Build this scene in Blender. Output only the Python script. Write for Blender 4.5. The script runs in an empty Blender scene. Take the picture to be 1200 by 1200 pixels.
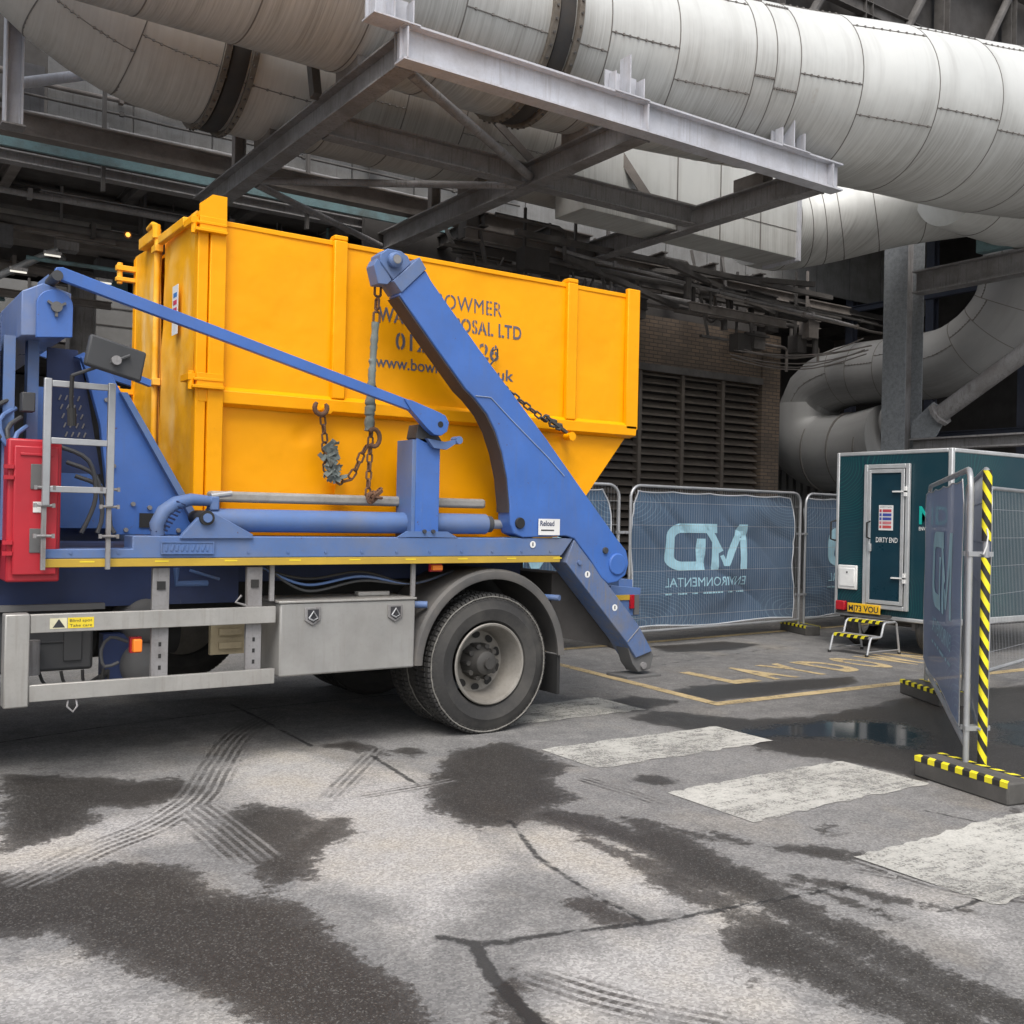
import bpy, bmesh, math, random
import numpy as np
from mathutils import Vector, Matrix, noise as mnoise
random.seed(7); np.random.seed(7)
sc = bpy.context.scene; COL = sc.collection
rad = math.radians; PI = math.pi

# ---------------------------------------------------------------- camera
CZ = 1.6; F = 1200.0
yaw, pit, rol = rad(34.2), rad(0.18), rad(1.2)
_f = Vector((math.sin(yaw)*math.cos(pit), math.cos(yaw)*math.cos(pit), math.sin(pit)))
_r0 = Vector((math.cos(yaw), -math.sin(yaw), 0)); _u0 = _r0.cross(_f)
_r = _r0*math.cos(rol) + _u0*math.sin(rol); _u = -_r0*math.sin(rol) + _u0*math.cos(rol)
cam = bpy.data.cameras.new('camera'); cam.sensor_width = 36; cam.lens = 36*F/1200; cam.clip_end = 500; cam.clip_start = .05
co = bpy.data.objects.new('camera', cam); COL.objects.link(co); sc.camera = co
M = Matrix((( _r.x, _u.x, -_f.x, 0), (_r.y, _u.y, -_f.y, 0), (_r.z, _u.z, -_f.z, CZ), (0, 0, 0, 1)))
co.matrix_world = M
C = Vector((0, 0, CZ))
def ray(x, y): return _r*(x-600)/F - _u*(y-600)/F + _f
def at(x, y, ax, v):                      # survey helper: photo measurement -> point on a known plane
    d = ray(x, y); i = 'XYZ'.index(ax); return C + d*((v-C[i])/d[i])
def atY(pts, Y): return [(p.x, p.z) for p in (at(a, b, 'Y', Y) for a, b in pts)]
def G(x, y): p = at(x, y, 'Z', 0); return (p.x, p.y)

# ---------------------------------------------------------------- world, sun, exposure
w = bpy.data.worlds.new('World'); sc.world = w; w.use_nodes = True
nt = w.node_tree; bg = nt.nodes['Background']
sky = nt.nodes.new('ShaderNodeTexSky'); sky.sky_type = 'NISHITA'; sky.sun_disc = False
SUN_EL, SUN_AZ = rad(56), rad(216)        # compass azimuth, clockwise from +Y
sky.sun_elevation = SUN_EL; sky.sun_rotation = SUN_AZ
sky.air_density = 1.0; sky.dust_density = 4.0; sky.ozone_density = 1.0
hs = nt.nodes.new('ShaderNodeHueSaturation'); hs.inputs['Saturation'].default_value = .42
nt.links.new(sky.outputs[0], hs.inputs['Color']); nt.links.new(hs.outputs[0], bg.inputs[0])
bg.inputs[1].default_value = 0.15
sl = bpy.data.lights.new('sun', 'SUN'); sl.energy = 1.1; sl.angle = rad(28); sl.color = (1, .965, .92)
so = bpy.data.objects.new('sun', sl); COL.objects.link(so)
sd = Vector((math.sin(SUN_AZ)*math.cos(SUN_EL), math.cos(SUN_AZ)*math.cos(SUN_EL), math.sin(SUN_EL)))
so.rotation_euler = sd.to_track_quat('Z', 'Y').to_euler(); so.location = (0, -5, 20)
sc.view_settings.view_transform = 'Standard'; sc.view_settings.look = 'None'
sc.view_settings.exposure = 0.55; sc.view_settings.gamma = 1; sc.view_settings.use_curve_mapping = False

# ---------------------------------------------------------------- mesh helpers
class MB:
    def __init__(s): s.v = []; s.f = []
    def add(s, v, f):
        n = len(s.v); s.v += [tuple(a) for a in v]; s.f += [tuple(i+n for i in q) for q in f]; return s
    def box(s, x0, x1, y0, y1, z0, z1):
        if x0 > x1: x0, x1 = x1, x0
        if y0 > y1: y0, y1 = y1, y0
        if z0 > z1: z0, z1 = z1, z0
        return s.add([(x0,y0,z0),(x1,y0,z0),(x1,y1,z0),(x0,y1,z0),(x0,y0,z1),(x1,y0,z1),(x1,y1,z1),(x0,y1,z1)],
                     [(0,3,2,1),(4,5,6,7),(0,1,5,4),(1,2,6,5),(2,3,7,6),(3,0,4,7)])
    def obox(s, c, ax, ay, az):            # centre and three half-axis vectors
        c, ax, ay, az = map(Vector, (c, ax, ay, az)); V = []
        for k in (-1, 1):
            for i, j in ((-1,-1),(1,-1),(1,1),(-1,1)): V.append(c+ax*i+ay*j+az*k)
        fl = [(0,3,2,1),(4,5,6,7),(0,1,5,4),(1,2,6,5),(2,3,7,6),(3,0,4,7)]
        if ax.cross(ay).dot(az) < 0: fl = [q[::-1] for q in fl]
        return s.add(V, fl)
    def bar(s, p0, p1, w, h, up=(0,0,1)):
        p0, p1 = Vector(p0), Vector(p1); d = (p1-p0); L = d.length; d.normalize()
        up = Vector(up)
        if abs(d.dot(up)) > .98: up = Vector((1,0,0))
        sx = d.cross(up).normalized(); uz = sx.cross(d)
        return s.obox((p0+p1)/2, d*L/2, sx*w/2, uz*h/2)
    def ibeam(s, p0, p1, h, w, tf=.02, tw=.012, up=(0,0,1)):
        p0, p1 = Vector(p0), Vector(p1); d = (p1-p0).normalized(); up = Vector(up)
        if abs(d.dot(up)) > .98: up = Vector((1,0,0))
        sx = d.cross(up).normalized(); uz = sx.cross(d)
        o = uz*(h/2-tf/2)
        s.bar(p0+o, p1+o, w, tf, up); s.bar(p0-o, p1-o, w, tf, up)
        return s.bar(p0, p1, tw, h-2*tf, up)
    def tube(s, path, r, n=12, caps=True, closed=False):
        P = [Vector(p) for p in path]; m = len(P)
        rr = r if isinstance(r, (list, tuple)) else [r]*m
        T = []
        for i in range(m):
            if closed: t = P[(i+1) % m]-P[i-1]
            else: t = P[min(i+1, m-1)]-P[max(i-1, 0)]
            T.append(t.normalized())
        a = Vector((0,0,1)) if abs(T[0].z) < .9 else Vector((0,1,0))
        nrm = (a - T[0]*a.dot(T[0])).normalized(); V = []
        for i in range(m):
            nrm = (nrm - T[i]*nrm.dot(T[i])).normalized(); b = T[i].cross(nrm)
            for k in range(n):
                t = 2*PI*k/n; V.append(P[i]+(nrm*math.cos(t)+b*math.sin(t))*rr[i])
        Fc = []
        for i in range(m if closed else m-1):
            j = (i+1) % m
            for k in range(n): Fc.append((i*n+k, i*n+(k+1) % n, j*n+(k+1) % n, j*n+k))
        if caps and not closed: Fc.append(tuple(range(n))[::-1]); Fc.append(tuple((m-1)*n+k for k in range(n)))
        return s.add(V, Fc)
    def cyl(s, p0, p1, r, n=16): return s.tube([p0, p1], r, n)
    def prism(s, poly, y0, y1, ax='Y'):     # poly of 2D points; extruded along ax
        n = len(poly); A = sum(poly[i][0]*poly[(i+1) % n][1]-poly[(i+1) % n][0]*poly[i][1] for i in range(n))
        if A < 0: poly = poly[::-1]
        def m(p, t):
            return {'Y': (p[0], t, p[1]), 'Z': (p[0], p[1], t), 'X': (t, p[0], p[1])}[ax]
        if y0 > y1: y0, y1 = y1, y0
        V = [m(p, y0) for p in poly]+[m(p, y1) for p in poly]
        a, b = tuple(range(n)), tuple(range(n, 2*n))
        Fc = [a, b[::-1]] + [(i, i+n, (i+1) % n+n, (i+1) % n) for i in range(n)]
        if ax != 'Y': Fc = [q[::-1] for q in Fc]
        return s.add(V, Fc)
    def lathe(s, prof, c, n=48, ax='Y', closed=False):   # prof (r, t): t along axis from centre c
        V = []; m = len(prof)
        for (r, t) in prof:
            for k in range(n):
                a = 2*PI*k/n; x, z = r*math.cos(a), r*math.sin(a)
                V.append((c[0]+x, c[1]+t, c[2]+z) if ax == 'Y' else (c[0]+t, c[1]+x, c[2]+z))
        Fc = [(i*n+k, i*n+(k+1) % n, (i+1)*n+(k+1) % n, (i+1)*n+k) for i in range(m-1) for k in range(n)]
        return s.add(V, Fc)

ROOT = {}
def origin(o):
    while o.parent: o = o.parent
    return Vector(o.location)
def build(name, mb, mat, parent=None, bevel=0, smooth=35, loc=None, label=None):
    me = bpy.data.meshes.new(name)
    off = origin(parent) if parent else (Vector(loc) if loc else Vector((0,0,0)))
    me.from_pydata([(a-off.x, b-off.y, c-off.z) for a, b, c in mb.v], [], mb.f); me.validate(); 
    bm = bmesh.new(); bm.from_mesh(me); bmesh.ops.recalc_face_normals(bm, faces=bm.faces); bm.to_mesh(me); bm.free()
    me.materials.append(mat)
    if smooth: me.shade_smooth(); me.set_sharp_from_angle(angle=rad(smooth))
    o = bpy.data.objects.new(name, me); COL.objects.link(o)
    if parent: o.parent = parent
    else: o.location = off
    if bevel:
        b = o.modifiers.new('bevel', 'BEVEL'); b.width = bevel; b.segments = 2; b.limit_method = 'ANGLE'; b.angle_limit = rad(40); b.harden_normals = False
    if label: o['label'] = label
    return o
def tag(o, label=None, cat=None, group=None, kind=None):
    if label: o['label'] = label
    if cat: o['category'] = cat
    if group: o['group'] = group
    if kind: o['kind'] = kind
    return o
def thing(name, loc, label, cat, group=None):
    o = bpy.data.objects.new(name, None); o.empty_display_size = .2; o.location = loc; COL.objects.link(o); return tag(o, label, cat, group)
def copy_tree(o, dx, label=None, parent=None):
    c = o.copy(); COL.objects.link(c)
    if parent: c.parent = parent
    else: c.location = Vector(o.location)+Vector(dx)
    if label: c['label'] = label
    for ch in list(o.children): copy_tree(ch, dx, None, c)
    return c
_tc = {}
def text2d(txt, bold=0.0, spacing=1.0):
    """outline of a word: list of 2D verts, faces, scaled to cap height 1"""
    cu = bpy.data.curves.new('t', 'FONT'); cu.body = txt; cu.size = 1; cu.offset = bold; cu.space_character = spacing; cu.fill_mode = 'FRONT'; cu.resolution_u = 4
    ob = bpy.data.objects.new('t', cu); COL.objects.link(ob); dg = bpy.context.evaluated_depsgraph_get()
    me = bpy.data.meshes.new_from_object(ob.evaluated_get(dg)); V = [tuple(v.co[:2]) for v in me.vertices]; Fc = [tuple(p.vertices) for p in me.polygons]
    bpy.data.objects.remove(ob); bpy.data.curves.remove(cu); bpy.data.meshes.remove(me)
    return V, Fc
def text_mb(txt, o, xd, ud, h, width=None, bold=0.0, spacing=1.0, center=False, mb=None, warp=None):
    V, Fc = text2d(txt, bold, spacing); k = h/.73
    x0 = min(v[0] for v in V); x1 = max(v[0] for v in V)
    kx = (width/(x1-x0)) if width else k
    o, xd, ud = Vector(o), Vector(xd), Vector(ud); mb = mb or MB()
    sh = (x1-x0)*kx/2 if center else 0
    pts = [o+xd*((v[0]-x0)*kx-sh)+ud*(v[1]*k) for v in V]
    mb.add(pts, Fc); return mb

# ---------------------------------------------------------------- materials
MATS = {}
def nodes(name):
    m = bpy.data.materials.new(name); m.use_nodes = True; t = m.node_tree; b = t.nodes['Principled BSDF']; return m, t, b
def N(t, ty, **k):
    n = t.nodes.new(ty)
    for a, v in k.items():
        if a in n.inputs.keys(): n.inputs[a].default_value = v
        else: setattr(n, a, v)
    return n
def ramp(t, src, stops):
    r = t.nodes.new('ShaderNodeValToRGB'); cr = r.color_ramp
    while len(cr.elements) < len(stops): cr.elements.new(.5)
    for e, (p, c) in zip(cr.elements, stops): e.position = p; e.color = (c if len(c) == 4 else (*c, 1)) if hasattr(c, '__len__') else (c, c, c, 1)
    t.links.new(src, r.inputs[0]); return r.outputs[0]
def mix(t, fac, a, b, bt='MIX'):
    n = t.nodes.new('ShaderNodeMix'); n.data_type = 'RGBA'; n.blend_type = bt
    for s, v in ((n.inputs[0], fac), (n.inputs[6], a), (n.inputs[7], b)):
        if hasattr(v, 'is_linked') or isinstance(v, bpy.types.NodeSocket): t.links.new(v, s)
        elif hasattr(v, '__len__'): s.default_value = (*v, 1) if len(v) == 3 else v
        else: s.default_value = v
    return n.outputs[2]
def math_(t, op, a, b=None, c=None, clamp=False):
    n = t.nodes.new('ShaderNodeMath'); n.operation = op; n.use_clamp = clamp
    for s, v in zip(n.inputs, (a, b, c)):
        if v is None: continue
        if isinstance(v, bpy.types.NodeSocket): t.links.new(v, s)
        else: s.default_value = v
    return n.outputs[0]
def coords(t, scale=(1,1,1), rot=(0,0,0)):
    tc = t.nodes.new('ShaderNodeTexCoord'); mp = t.nodes.new('ShaderNodeMapping'); mp.inputs['Scale'].default_value = scale; mp.inputs['Rotation'].default_value = rot
    t.links.new(tc.outputs['Object'], mp.inputs[0]); return mp.outputs[0]
def noise_(t, scale, detail=5, rough=.6, vec=None, dist=0):
    n = N(t, 'ShaderNodeTexNoise', Scale=scale, Detail=detail, Roughness=rough, Distortion=dist)
    t.links.new(vec if vec is not None else coords(t), n.inputs['Vector']); return n.outputs['Fac']
def bump(t, b, h, strength=.3, dist=.01):
    n = t.nodes.new('ShaderNodeBump'); n.inputs['Strength'].default_value = strength; n.inputs['Distance'].default_value = dist
    t.links.new(h, n.inputs['Height']); t.links.new(n.outputs[0], b.inputs['Normal']); return n
def paint(name, col, rough=.45, metal=0, dirt=(.12,.10,.08), damt=.35, chips=None, streak=False, wave=.0, wscale=1.2, var=.12, dscale=2.0):
    if name in MATS: return MATS[name]
    m, t, b = nodes(name)
    n1 = noise_(t, dscale, 6, .65); n2 = noise_(t, 45, 4, .7)
    c = mix(t, ramp(t, noise_(t, 3.1, 3), [(.3, 0), (.7, 1)]), tuple(x*(1-var) for x in col), tuple(min(1, x*(1+var)) for x in col))
    dfac = math_(t, 'MULTIPLY', ramp(t, n1, [(.45, 0), (.75, 1)]), damt)
    if streak:
        ns = noise_(t, 6, 5, .6, coords(t, (5, 5, .35)))
        dfac = math_(t, 'MAXIMUM', dfac, math_(t, 'MULTIPLY', ramp(t, ns, [(.5, 0), (.78, 1)]), damt*1.3))
    c = mix(t, dfac, c, dirt)
    c = mix(t, math_(t, 'MULTIPLY', ramp(t, n2, [(.5, 0), (.8, 1)]), damt*(.5 if 'yellow' not in name else .15)), c, tuple(x*.7 for x in dirt))
    if 'blue_paint' in name or 'dusted_blue' in name or name == 'yellow_paint':
        for sc_ in ((34, 34, 2.2), (3, 34, 30)):
            scr = noise_(t, 1, 7, .8, coords(t, sc_)); patch = noise_(t, 1.7, 3, .5)
            c = mix(t, math_(t, 'MULTIPLY', ramp(t, scr, [(.665, 0), (.69, .55)]), ramp(t, patch, [(.48, 0), (.58, 1)])), c, (.24, .27, .33) if 'blue' in name else (.60, .22, .02))
    if chips:
        nc = noise_(t, 22, 8, .75); 
        c = mix(t, ramp(t, nc, [(chips, 0), (chips+.02, 1)]), c, (.10, .045, .02))
    t.links.new(c, b.inputs['Base Color']); b.inputs['Metallic'].default_value = metal
    t.links.new(ramp(t, n1, [(.3, rough*.8), (.75, min(1, rough*1.45))]), b.inputs['Roughness'])
    if wave:
        h = noise_(t, wscale, 3, .5); bump(t, b, h, wave, .05)
    else: bump(t, b, n2, .12, .004)
    b.inputs['Specular IOR Level'].default_value = .25 if 'yellow_paint' in name else .5
    MATS[name] = m; return m
def emis(name, col, s):
    m, t, b = nodes(name); b.inputs['Base Color'].default_value = (*col, 1); b.inputs['Emission Color'].default_value = (*col, 1); b.inputs['Emission Strength'].default_value = s; return m
YEL = paint('yellow_paint', (.95, .39, .0), .42, damt=.10, dirt=(.50, .17, .01), wave=.4, wscale=2.4, var=.03, chips=.70)
YELD = paint('worn_yellow_paint', (.95, .42, .008), .42, damt=.8, dirt=(1.0, .66, .20), wave=.35, wscale=2.5, chips=.70, dscale=1.6)
BLUE = paint('blue_paint', (.055, .150, .46), .42, damt=.25, dirt=(.12, .14, .19), chips=.665, var=.10, streak=True)
BLUED = paint('dusty_blue_paint', (.090, .165, .36), .55, damt=.6, dirt=(.20, .20, .20), chips=.67, var=.08)
BLUEK = paint('dark_blue_paint', (.022, .04, .12), .5, damt=.4, dirt=(.05, .05, .05))
BLACK = paint('black_rubbery', (.018, .018, .018), .7, damt=.4, dirt=(.06, .055, .05))
DGREY = paint('dark_grey_plastic', (.05, .052, .055), .6, damt=.35, dirt=(.10, .095, .09))
MGREY = paint('mid_grey_plastic', (.12, .12, .12), .6, damt=.4, dirt=(.17, .16, .14))
ALU = paint('dull_aluminium', (.42, .41, .385), .42, metal=.45, damt=.35, dirt=(.25, .22, .18), streak=True)
GALV = paint('galvanised_steel', (.42, .43, .44), .45, metal=.6, damt=.3, dirt=(.22, .21, .2))
RUST = paint('rusty_chain_steel', (.13, .065, .035), .75, damt=.6, dirt=(.05, .035, .03), var=.3)
ROPE = paint('tattered_grey_sleeve', (.16, .19, .18), .9, damt=.8, dirt=(.12, .11, .09), var=.3, dscale=12)
RED = paint('red_plastic', (.43, .018, .030), .4, damt=.15, dirt=(.25, .05, .06))
ORANGE = emis('amber_marker_lens', (.85, .22, .02), .06)
REDL = paint('red_lens', (.42, .01, .02), .25, damt=.1)
TYRE = paint('tyre_rubber', (.035, .034, .033), .75, damt=.8, dirt=(.10, .095, .085), dscale=3)
TREAD = paint('dusty_tread_edge', (.22, .21, .19), .9, damt=.7, dirt=(.06, .06, .055), dscale=30)
RIM = paint('dirty_wheel_steel', (.26, .245, .22), .6, damt=.6, dirt=(.10, .085, .06), metal=.2)
HUB = paint('greasy_hub', (.05, .048, .045), .6, damt=.6, dirt=(.10, .09, .07))
REFL = paint('yellow_reflective_tape', (.52, .34, .04), .4, damt=.4, dirt=(.30, .22, .06))
WHITE = paint('white_plastic', (.78, .78, .76), .45, damt=.15, dirt=(.5, .48, .44))
INK = paint('dark_ink', (.03, .03, .035), .6, damt=.1)
TXTB = paint('stencil_blue_grey', (.09, .10, .15), .6, damt=.5, dirt=(.30, .17, .05), dscale=9)
SIGNY = paint('sign_yellow', (.78, .60, .03), .5, damt=.1)
TAPEY = paint('hazard_yellow', (.85, .74, .02), .5, damt=.25, dirt=(.35, .3, .1))
TAPEK = paint('hazard_black', (.02, .02, .02), .5, damt=.2)
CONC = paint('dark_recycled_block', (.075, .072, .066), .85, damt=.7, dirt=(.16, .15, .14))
TEAL = paint('peeling_teal_steel', (.16, .27, .29), .65, damt=.95, dirt=(.10, .10, .09), chips=.66)
STEELG = paint('weathered_grey_steel', (.25, .245, .245), .55, damt=.75, dirt=(.10, .085, .075), streak=True, chips=.78)
STEELB = paint('sooty_brown_steel', (.20, .18, .165), .7, damt=.6, dirt=(.06, .05, .042))
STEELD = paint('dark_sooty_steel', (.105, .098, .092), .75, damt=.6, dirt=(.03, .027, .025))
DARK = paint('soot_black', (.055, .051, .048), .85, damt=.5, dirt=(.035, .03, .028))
CLAD = paint('grey_wall_cladding', (.22, .22, .215), .7, damt=.6, dirt=(.10, .09, .08), streak=True)
CLADK = paint('dark_wall_cladding', (.10, .10, .105), .75, damt=.6, dirt=(.05, .045, .042), streak=True)
def speck_mat():
    m, t, b = nodes('flaking_galvanised_column')
    n = noise_(t, 16, 8, .8); c = mix(t, ramp(t, n, [(.42, 0), (.66, 1)]), (.26, .28, .29), (.15, .155, .17))
    t.links.new(c, b.inputs['Base Color']); b.inputs['Roughness'].default_value = .6; bump(t, b, n, .2, .004); return m
SPECK = speck_mat()
def duct_mat(name, base, dirt, amt):
    """painted sheet cladding: rain-carried soot streaks run round the girth"""
    m, t, b = nodes(name)
    geo = t.nodes.new('ShaderNodeTexCoord'); sep = t.nodes.new('ShaderNodeSeparateXYZ'); t.links.new(geo.outputs['Object'], sep.inputs[0])
    s1 = noise_(t, 1, 6, .72, coords(t, (38, .9, .8))); s2 = noise_(t, 1.0, 5, .6, coords(t, (.5, .5, .5))); s3 = noise_(t, 1, 4, .6, coords(t, (7, .6, .5)))
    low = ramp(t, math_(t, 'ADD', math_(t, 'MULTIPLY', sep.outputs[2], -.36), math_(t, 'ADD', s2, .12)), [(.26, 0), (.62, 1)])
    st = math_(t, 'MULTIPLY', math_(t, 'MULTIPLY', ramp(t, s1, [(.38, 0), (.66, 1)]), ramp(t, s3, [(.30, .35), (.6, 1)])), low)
    st2 = math_(t, 'MULTIPLY', ramp(t, s3, [(.5, 0), (.75, 1)]), .35)
    fac = math_(t, 'MULTIPLY', math_(t, 'MAXIMUM', st, st2), amt)
    c = mix(t, ramp(t, s2, [(.35, 0), (.65, 1)]), base, tuple(x*.86 for x in base))
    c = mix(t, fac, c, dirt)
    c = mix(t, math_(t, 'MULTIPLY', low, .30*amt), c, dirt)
    rs = ramp(t, noise_(t, 3, 7, .7, coords(t, (1.2, .5, .5))), [(.66, 0), (.74, 1)])
    c = mix(t, math_(t, 'MULTIPLY', rs, .35), c, (.26, .17, .08))
    t.links.new(c, b.inputs['Base Color']); b.inputs['Roughness'].default_value = .55; b.inputs['Metallic'].default_value = .15
    hh = noise_(t, 1, 3, .5, coords(t, (14, .8, .8))); bump(t, b, hh, .25, .012)
    return m
DUCT = duct_mat('streaked_pale_duct_cladding', (.66, .67, .645), (.20, .185, .165), .70)
DUCTB = duct_mat('streaked_buff_duct_cladding', (.60, .585, .55), (.22, .18, .14), .6)
DUCTG = duct_mat('grey_duct_cladding', (.33, .33, .325), (.12, .12, .12), .6)
SEAM = paint('dark_seam', (.16, .15, .14), .8, damt=.6, dirt=(.16, .14, .12), dscale=14)
BELLOW = paint('black_bellows', (.035, .033, .032), .8, damt=.5, dirt=(.09, .075, .06), dscale=6)
FLANGE = paint('rusted_flange', (.17, .15, .125), .7, damt=.7, dirt=(.08, .06, .04), dscale=8)
def brick_mat():
    m, t, b = nodes('sooty_brick')
    br = N(t, 'ShaderNodeTexBrick', Scale=1.0); br.inputs['Brick Width'].default_value = .225; br.inputs['Row Height'].default_value = .075; br.inputs['Mortar Size'].default_value = .008
    br.inputs['Color1'].default_value = (.18, .13, .092, 1); br.inputs['Color2'].default_value = (.12, .092, .07, 1); br.inputs['Mortar'].default_value = (.05, .045, .04, 1)
    v = coords(t, (1,1,1), (rad(-90), 0, 0)); t.links.new(v, br.inputs['Vector'])
    c = mix(t, math_(t, 'MULTIPLY', ramp(t, noise_(t, 1.2, 5), [(.4, 0), (.7, 1)]), .6), br.outputs[0], (.06, .05, .042))
    t.links.new(c, b.inputs['Base Color']); b.inputs['Roughness'].default_value = .9; bump(t, b, br.outputs['Fac'], -.4, .006); return m
BRICK = brick_mat()
def contour_mat(name, base, line, scale, corner, rough=.5, amt=.6, weave=False, alpha=1, rad_=1.5):
    """printed fabric / panel with families of fine curved contour lines near two corners"""
    m, t, b = nodes(name)
    tc = t.nodes.new('ShaderNodeTexCoord'); sep = t.nodes.new('ShaderNodeSeparateXYZ'); t.links.new(tc.outputs['UV'], sep.inputs[0])
    u, v = sep.outputs[0], sep.outputs[1]; tot = None
    nz = noise_(t, 1.4, 2, .5, tc.outputs['UV'])
    for (cu, cv, r0) in corner:
        du = math_(t, 'SUBTRACT', u, cu); dv = math_(t, 'SUBTRACT', v, cv)
        d = math_(t, 'SQRT', math_(t, 'ADD', math_(t, 'MULTIPLY', du, du), math_(t, 'MULTIPLY', dv, dv)))
        dd = math_(t, 'ADD', d, math_(t, 'MULTIPLY', nz, .5))
        ln = ramp(t, math_(t, 'SINE', math_(t, 'MULTIPLY', dd, scale)), [(.62, 0), (.9, 1)])
        fade = ramp(t, d, [(r0*.55, 1), (min(1, r0), 0)])
        q = math_(t, 'MULTIPLY', ln, fade); tot = q if tot is None else math_(t, 'MAXIMUM', tot, q)
    c = mix(t, math_(t, 'MULTIPLY', tot, amt), base, line)
    n1 = noise_(t, 2.3, 5, .6)
    c = mix(t, math_(t, 'MULTIPLY', ramp(t, n1, [(.4, 0), (.75, 1)]), .25), c, tuple(x*.6+.05 for x in base))
    t.links.new(c, b.inputs['Base Color']); b.inputs['Roughness'].default_value = rough
    if weave:
        tr = t.nodes.new('ShaderNodeBsdfTransparent'); tl = t.nodes.new('ShaderNodeBsdfTranslucent'); t.links.new(c, tl.inputs[0])
        m1 = t.nodes.new('ShaderNodeMixShader'); m1.inputs[0].default_value = .25; t.links.new(b.outputs[0], m1.inputs[1]); t.links.new(tl.outputs[0], m1.inputs[2])
        m2 = t.nodes.new('ShaderNodeMixShader'); m2.inputs[0].default_value = .10; t.links.new(m1.outputs[0], m2.inputs[1]); t.links.new(tr.outputs[0], m2.inputs[2])
        t.links.new(m2.outputs[0], t.nodes['Material Output'].inputs[0])
    return m
BANNER = contour_mat('printed_debris_netting', (.085, .150, .245), (.26, .42, .52), 260, [(.05, .0, .55), (1.0, 1.0, .42), (.0, .95, .30), (1.0, .05, .28)], .7, .32, True)
BANK = contour_mat('printed_netting_skylit', (.23, .29, .43), (.34, .50, .60), 230, [(.05, .0, .55), (1.0, 1.0, .42)], .7, .3, True)  # lighter copy of the netting, sky light put into its base colour
LOGO = paint('pale_blue_print', (.33, .56, .66), .7, damt=.2, dirt=(.2, .35, .42))
LOGOW = paint('white_print', (.55, .63, .68), .7, damt=.1)
TRL = contour_mat('dark_teal_panel', (.004, .036, .052), (.01, .13, .11), 330, [(.0, 1.0, .62), (.25, .0, .5)], .35, .6)
TRLD = paint('dark_teal_door', (.005, .032, .05), .3, damt=.15, dirt=(.03, .07, .08))
LOGOT = paint('turquoise_logo', (.0, .42, .35), .5, damt=.05)

# ---------------------------------------------------------------- ground (one sheet; fine near the camera so stains keep crisp edges)
def axis(segs):
    out = [segs[0][0]]
    for a, b, s in segs:
        n = max(1, round((b-a)/s)); out += [a+(b-a)*(i+1)/n for i in range(n)]
    return np.array(out)
gx = axis([(-150,-20,10), (-20,-4,1), (-4,-.4,.12), (-.4,7.6,.025), (7.6,13,.06), (13,24,.4), (24,60,3), (60,200,14)])
gy = axis([(-120,-10,10), (-10,0,.8), (0,1.6,.1), (1.6,8.2,.025), (8.2,12,.06), (12,20,.4), (20,50,3), (50,200,15)])
XX, YY = np.meshgrid(gx, gy); nx, ny = len(gx), len(gy); PX, PY = XX.ravel(), YY.ravel()
def seg_d(p, q):
    d = np.array(q)-np.array(p); L = (d**2).sum()+1e-12
    t = np.clip(((PX-p[0])*d[0]+(PY-p[1])*d[1])/L, 0, 1)
    return np.hypot(PX-p[0]-t*d[0], PY-p[1]-t*d[1]), t*math.sqrt(L), math.sqrt(L), ((PX-p[0])*d[1]-(PY-p[1])*d[0])/math.sqrt(L)
def sdf_poly(px):
    P = [G(*q) for q in px]; D = np.full(len(PX), 1e9); ins = np.zeros(len(PX), bool)
    for i in range(len(P)):
        a, b = P[i], P[(i+1) % len(P)]; d = seg_d(a, b)[0]; D = np.minimum(D, d)
        c = ((a[1] > PY) != (b[1] > PY)); 
        with np.errstate(divide='ignore', invalid='ignore'): xi = (b[0]-a[0])*(PY-a[1])/(b[1]-a[1]+1e-12)+a[0]
        ins ^= c & (PX < xi)
    return np.where(ins, D, -D)
def sdf_line(px, wd):
    P = [G(*q) for q in px]; D = np.full(len(PX), 1e9)
    for a, b in zip(P, P[1:]): D = np.minimum(D, seg_d(a, b)[0])
    return wd-D
def track(px, wd):
    P0 = [np.array(G(*q)) for q in px]; P = []
    for i in range(len(P0)-1):
        p = [P0[max(0, i-1)], P0[i], P0[i+1], P0[min(len(P0)-1, i+2)]]
        for j in range(6):
            t_ = j/6; P.append(tuple(.5*((2*p[1])+(p[2]-p[0])*t_+(2*p[0]-5*p[1]+4*p[2]-p[3])*t_*t_+(-p[0]+3*p[1]-3*p[2]+p[3])*t_**3)))
    P.append(tuple(P0[-1])); D = np.full(len(PX), 1e9); Uo = np.zeros(len(PX)); Vo = np.zeros(len(PX)); s0 = 0
    for a, b in zip(P, P[1:]):
        d, t, L, lat = seg_d(a, b); k = d < D; D = np.where(k, d, D); Uo = np.where(k, lat, Uo); Vo = np.where(k, t+s0, Vo); s0 += L
    return wd-D, Uo, Vo
wet = np.full(len(PX), -1.0)
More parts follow.
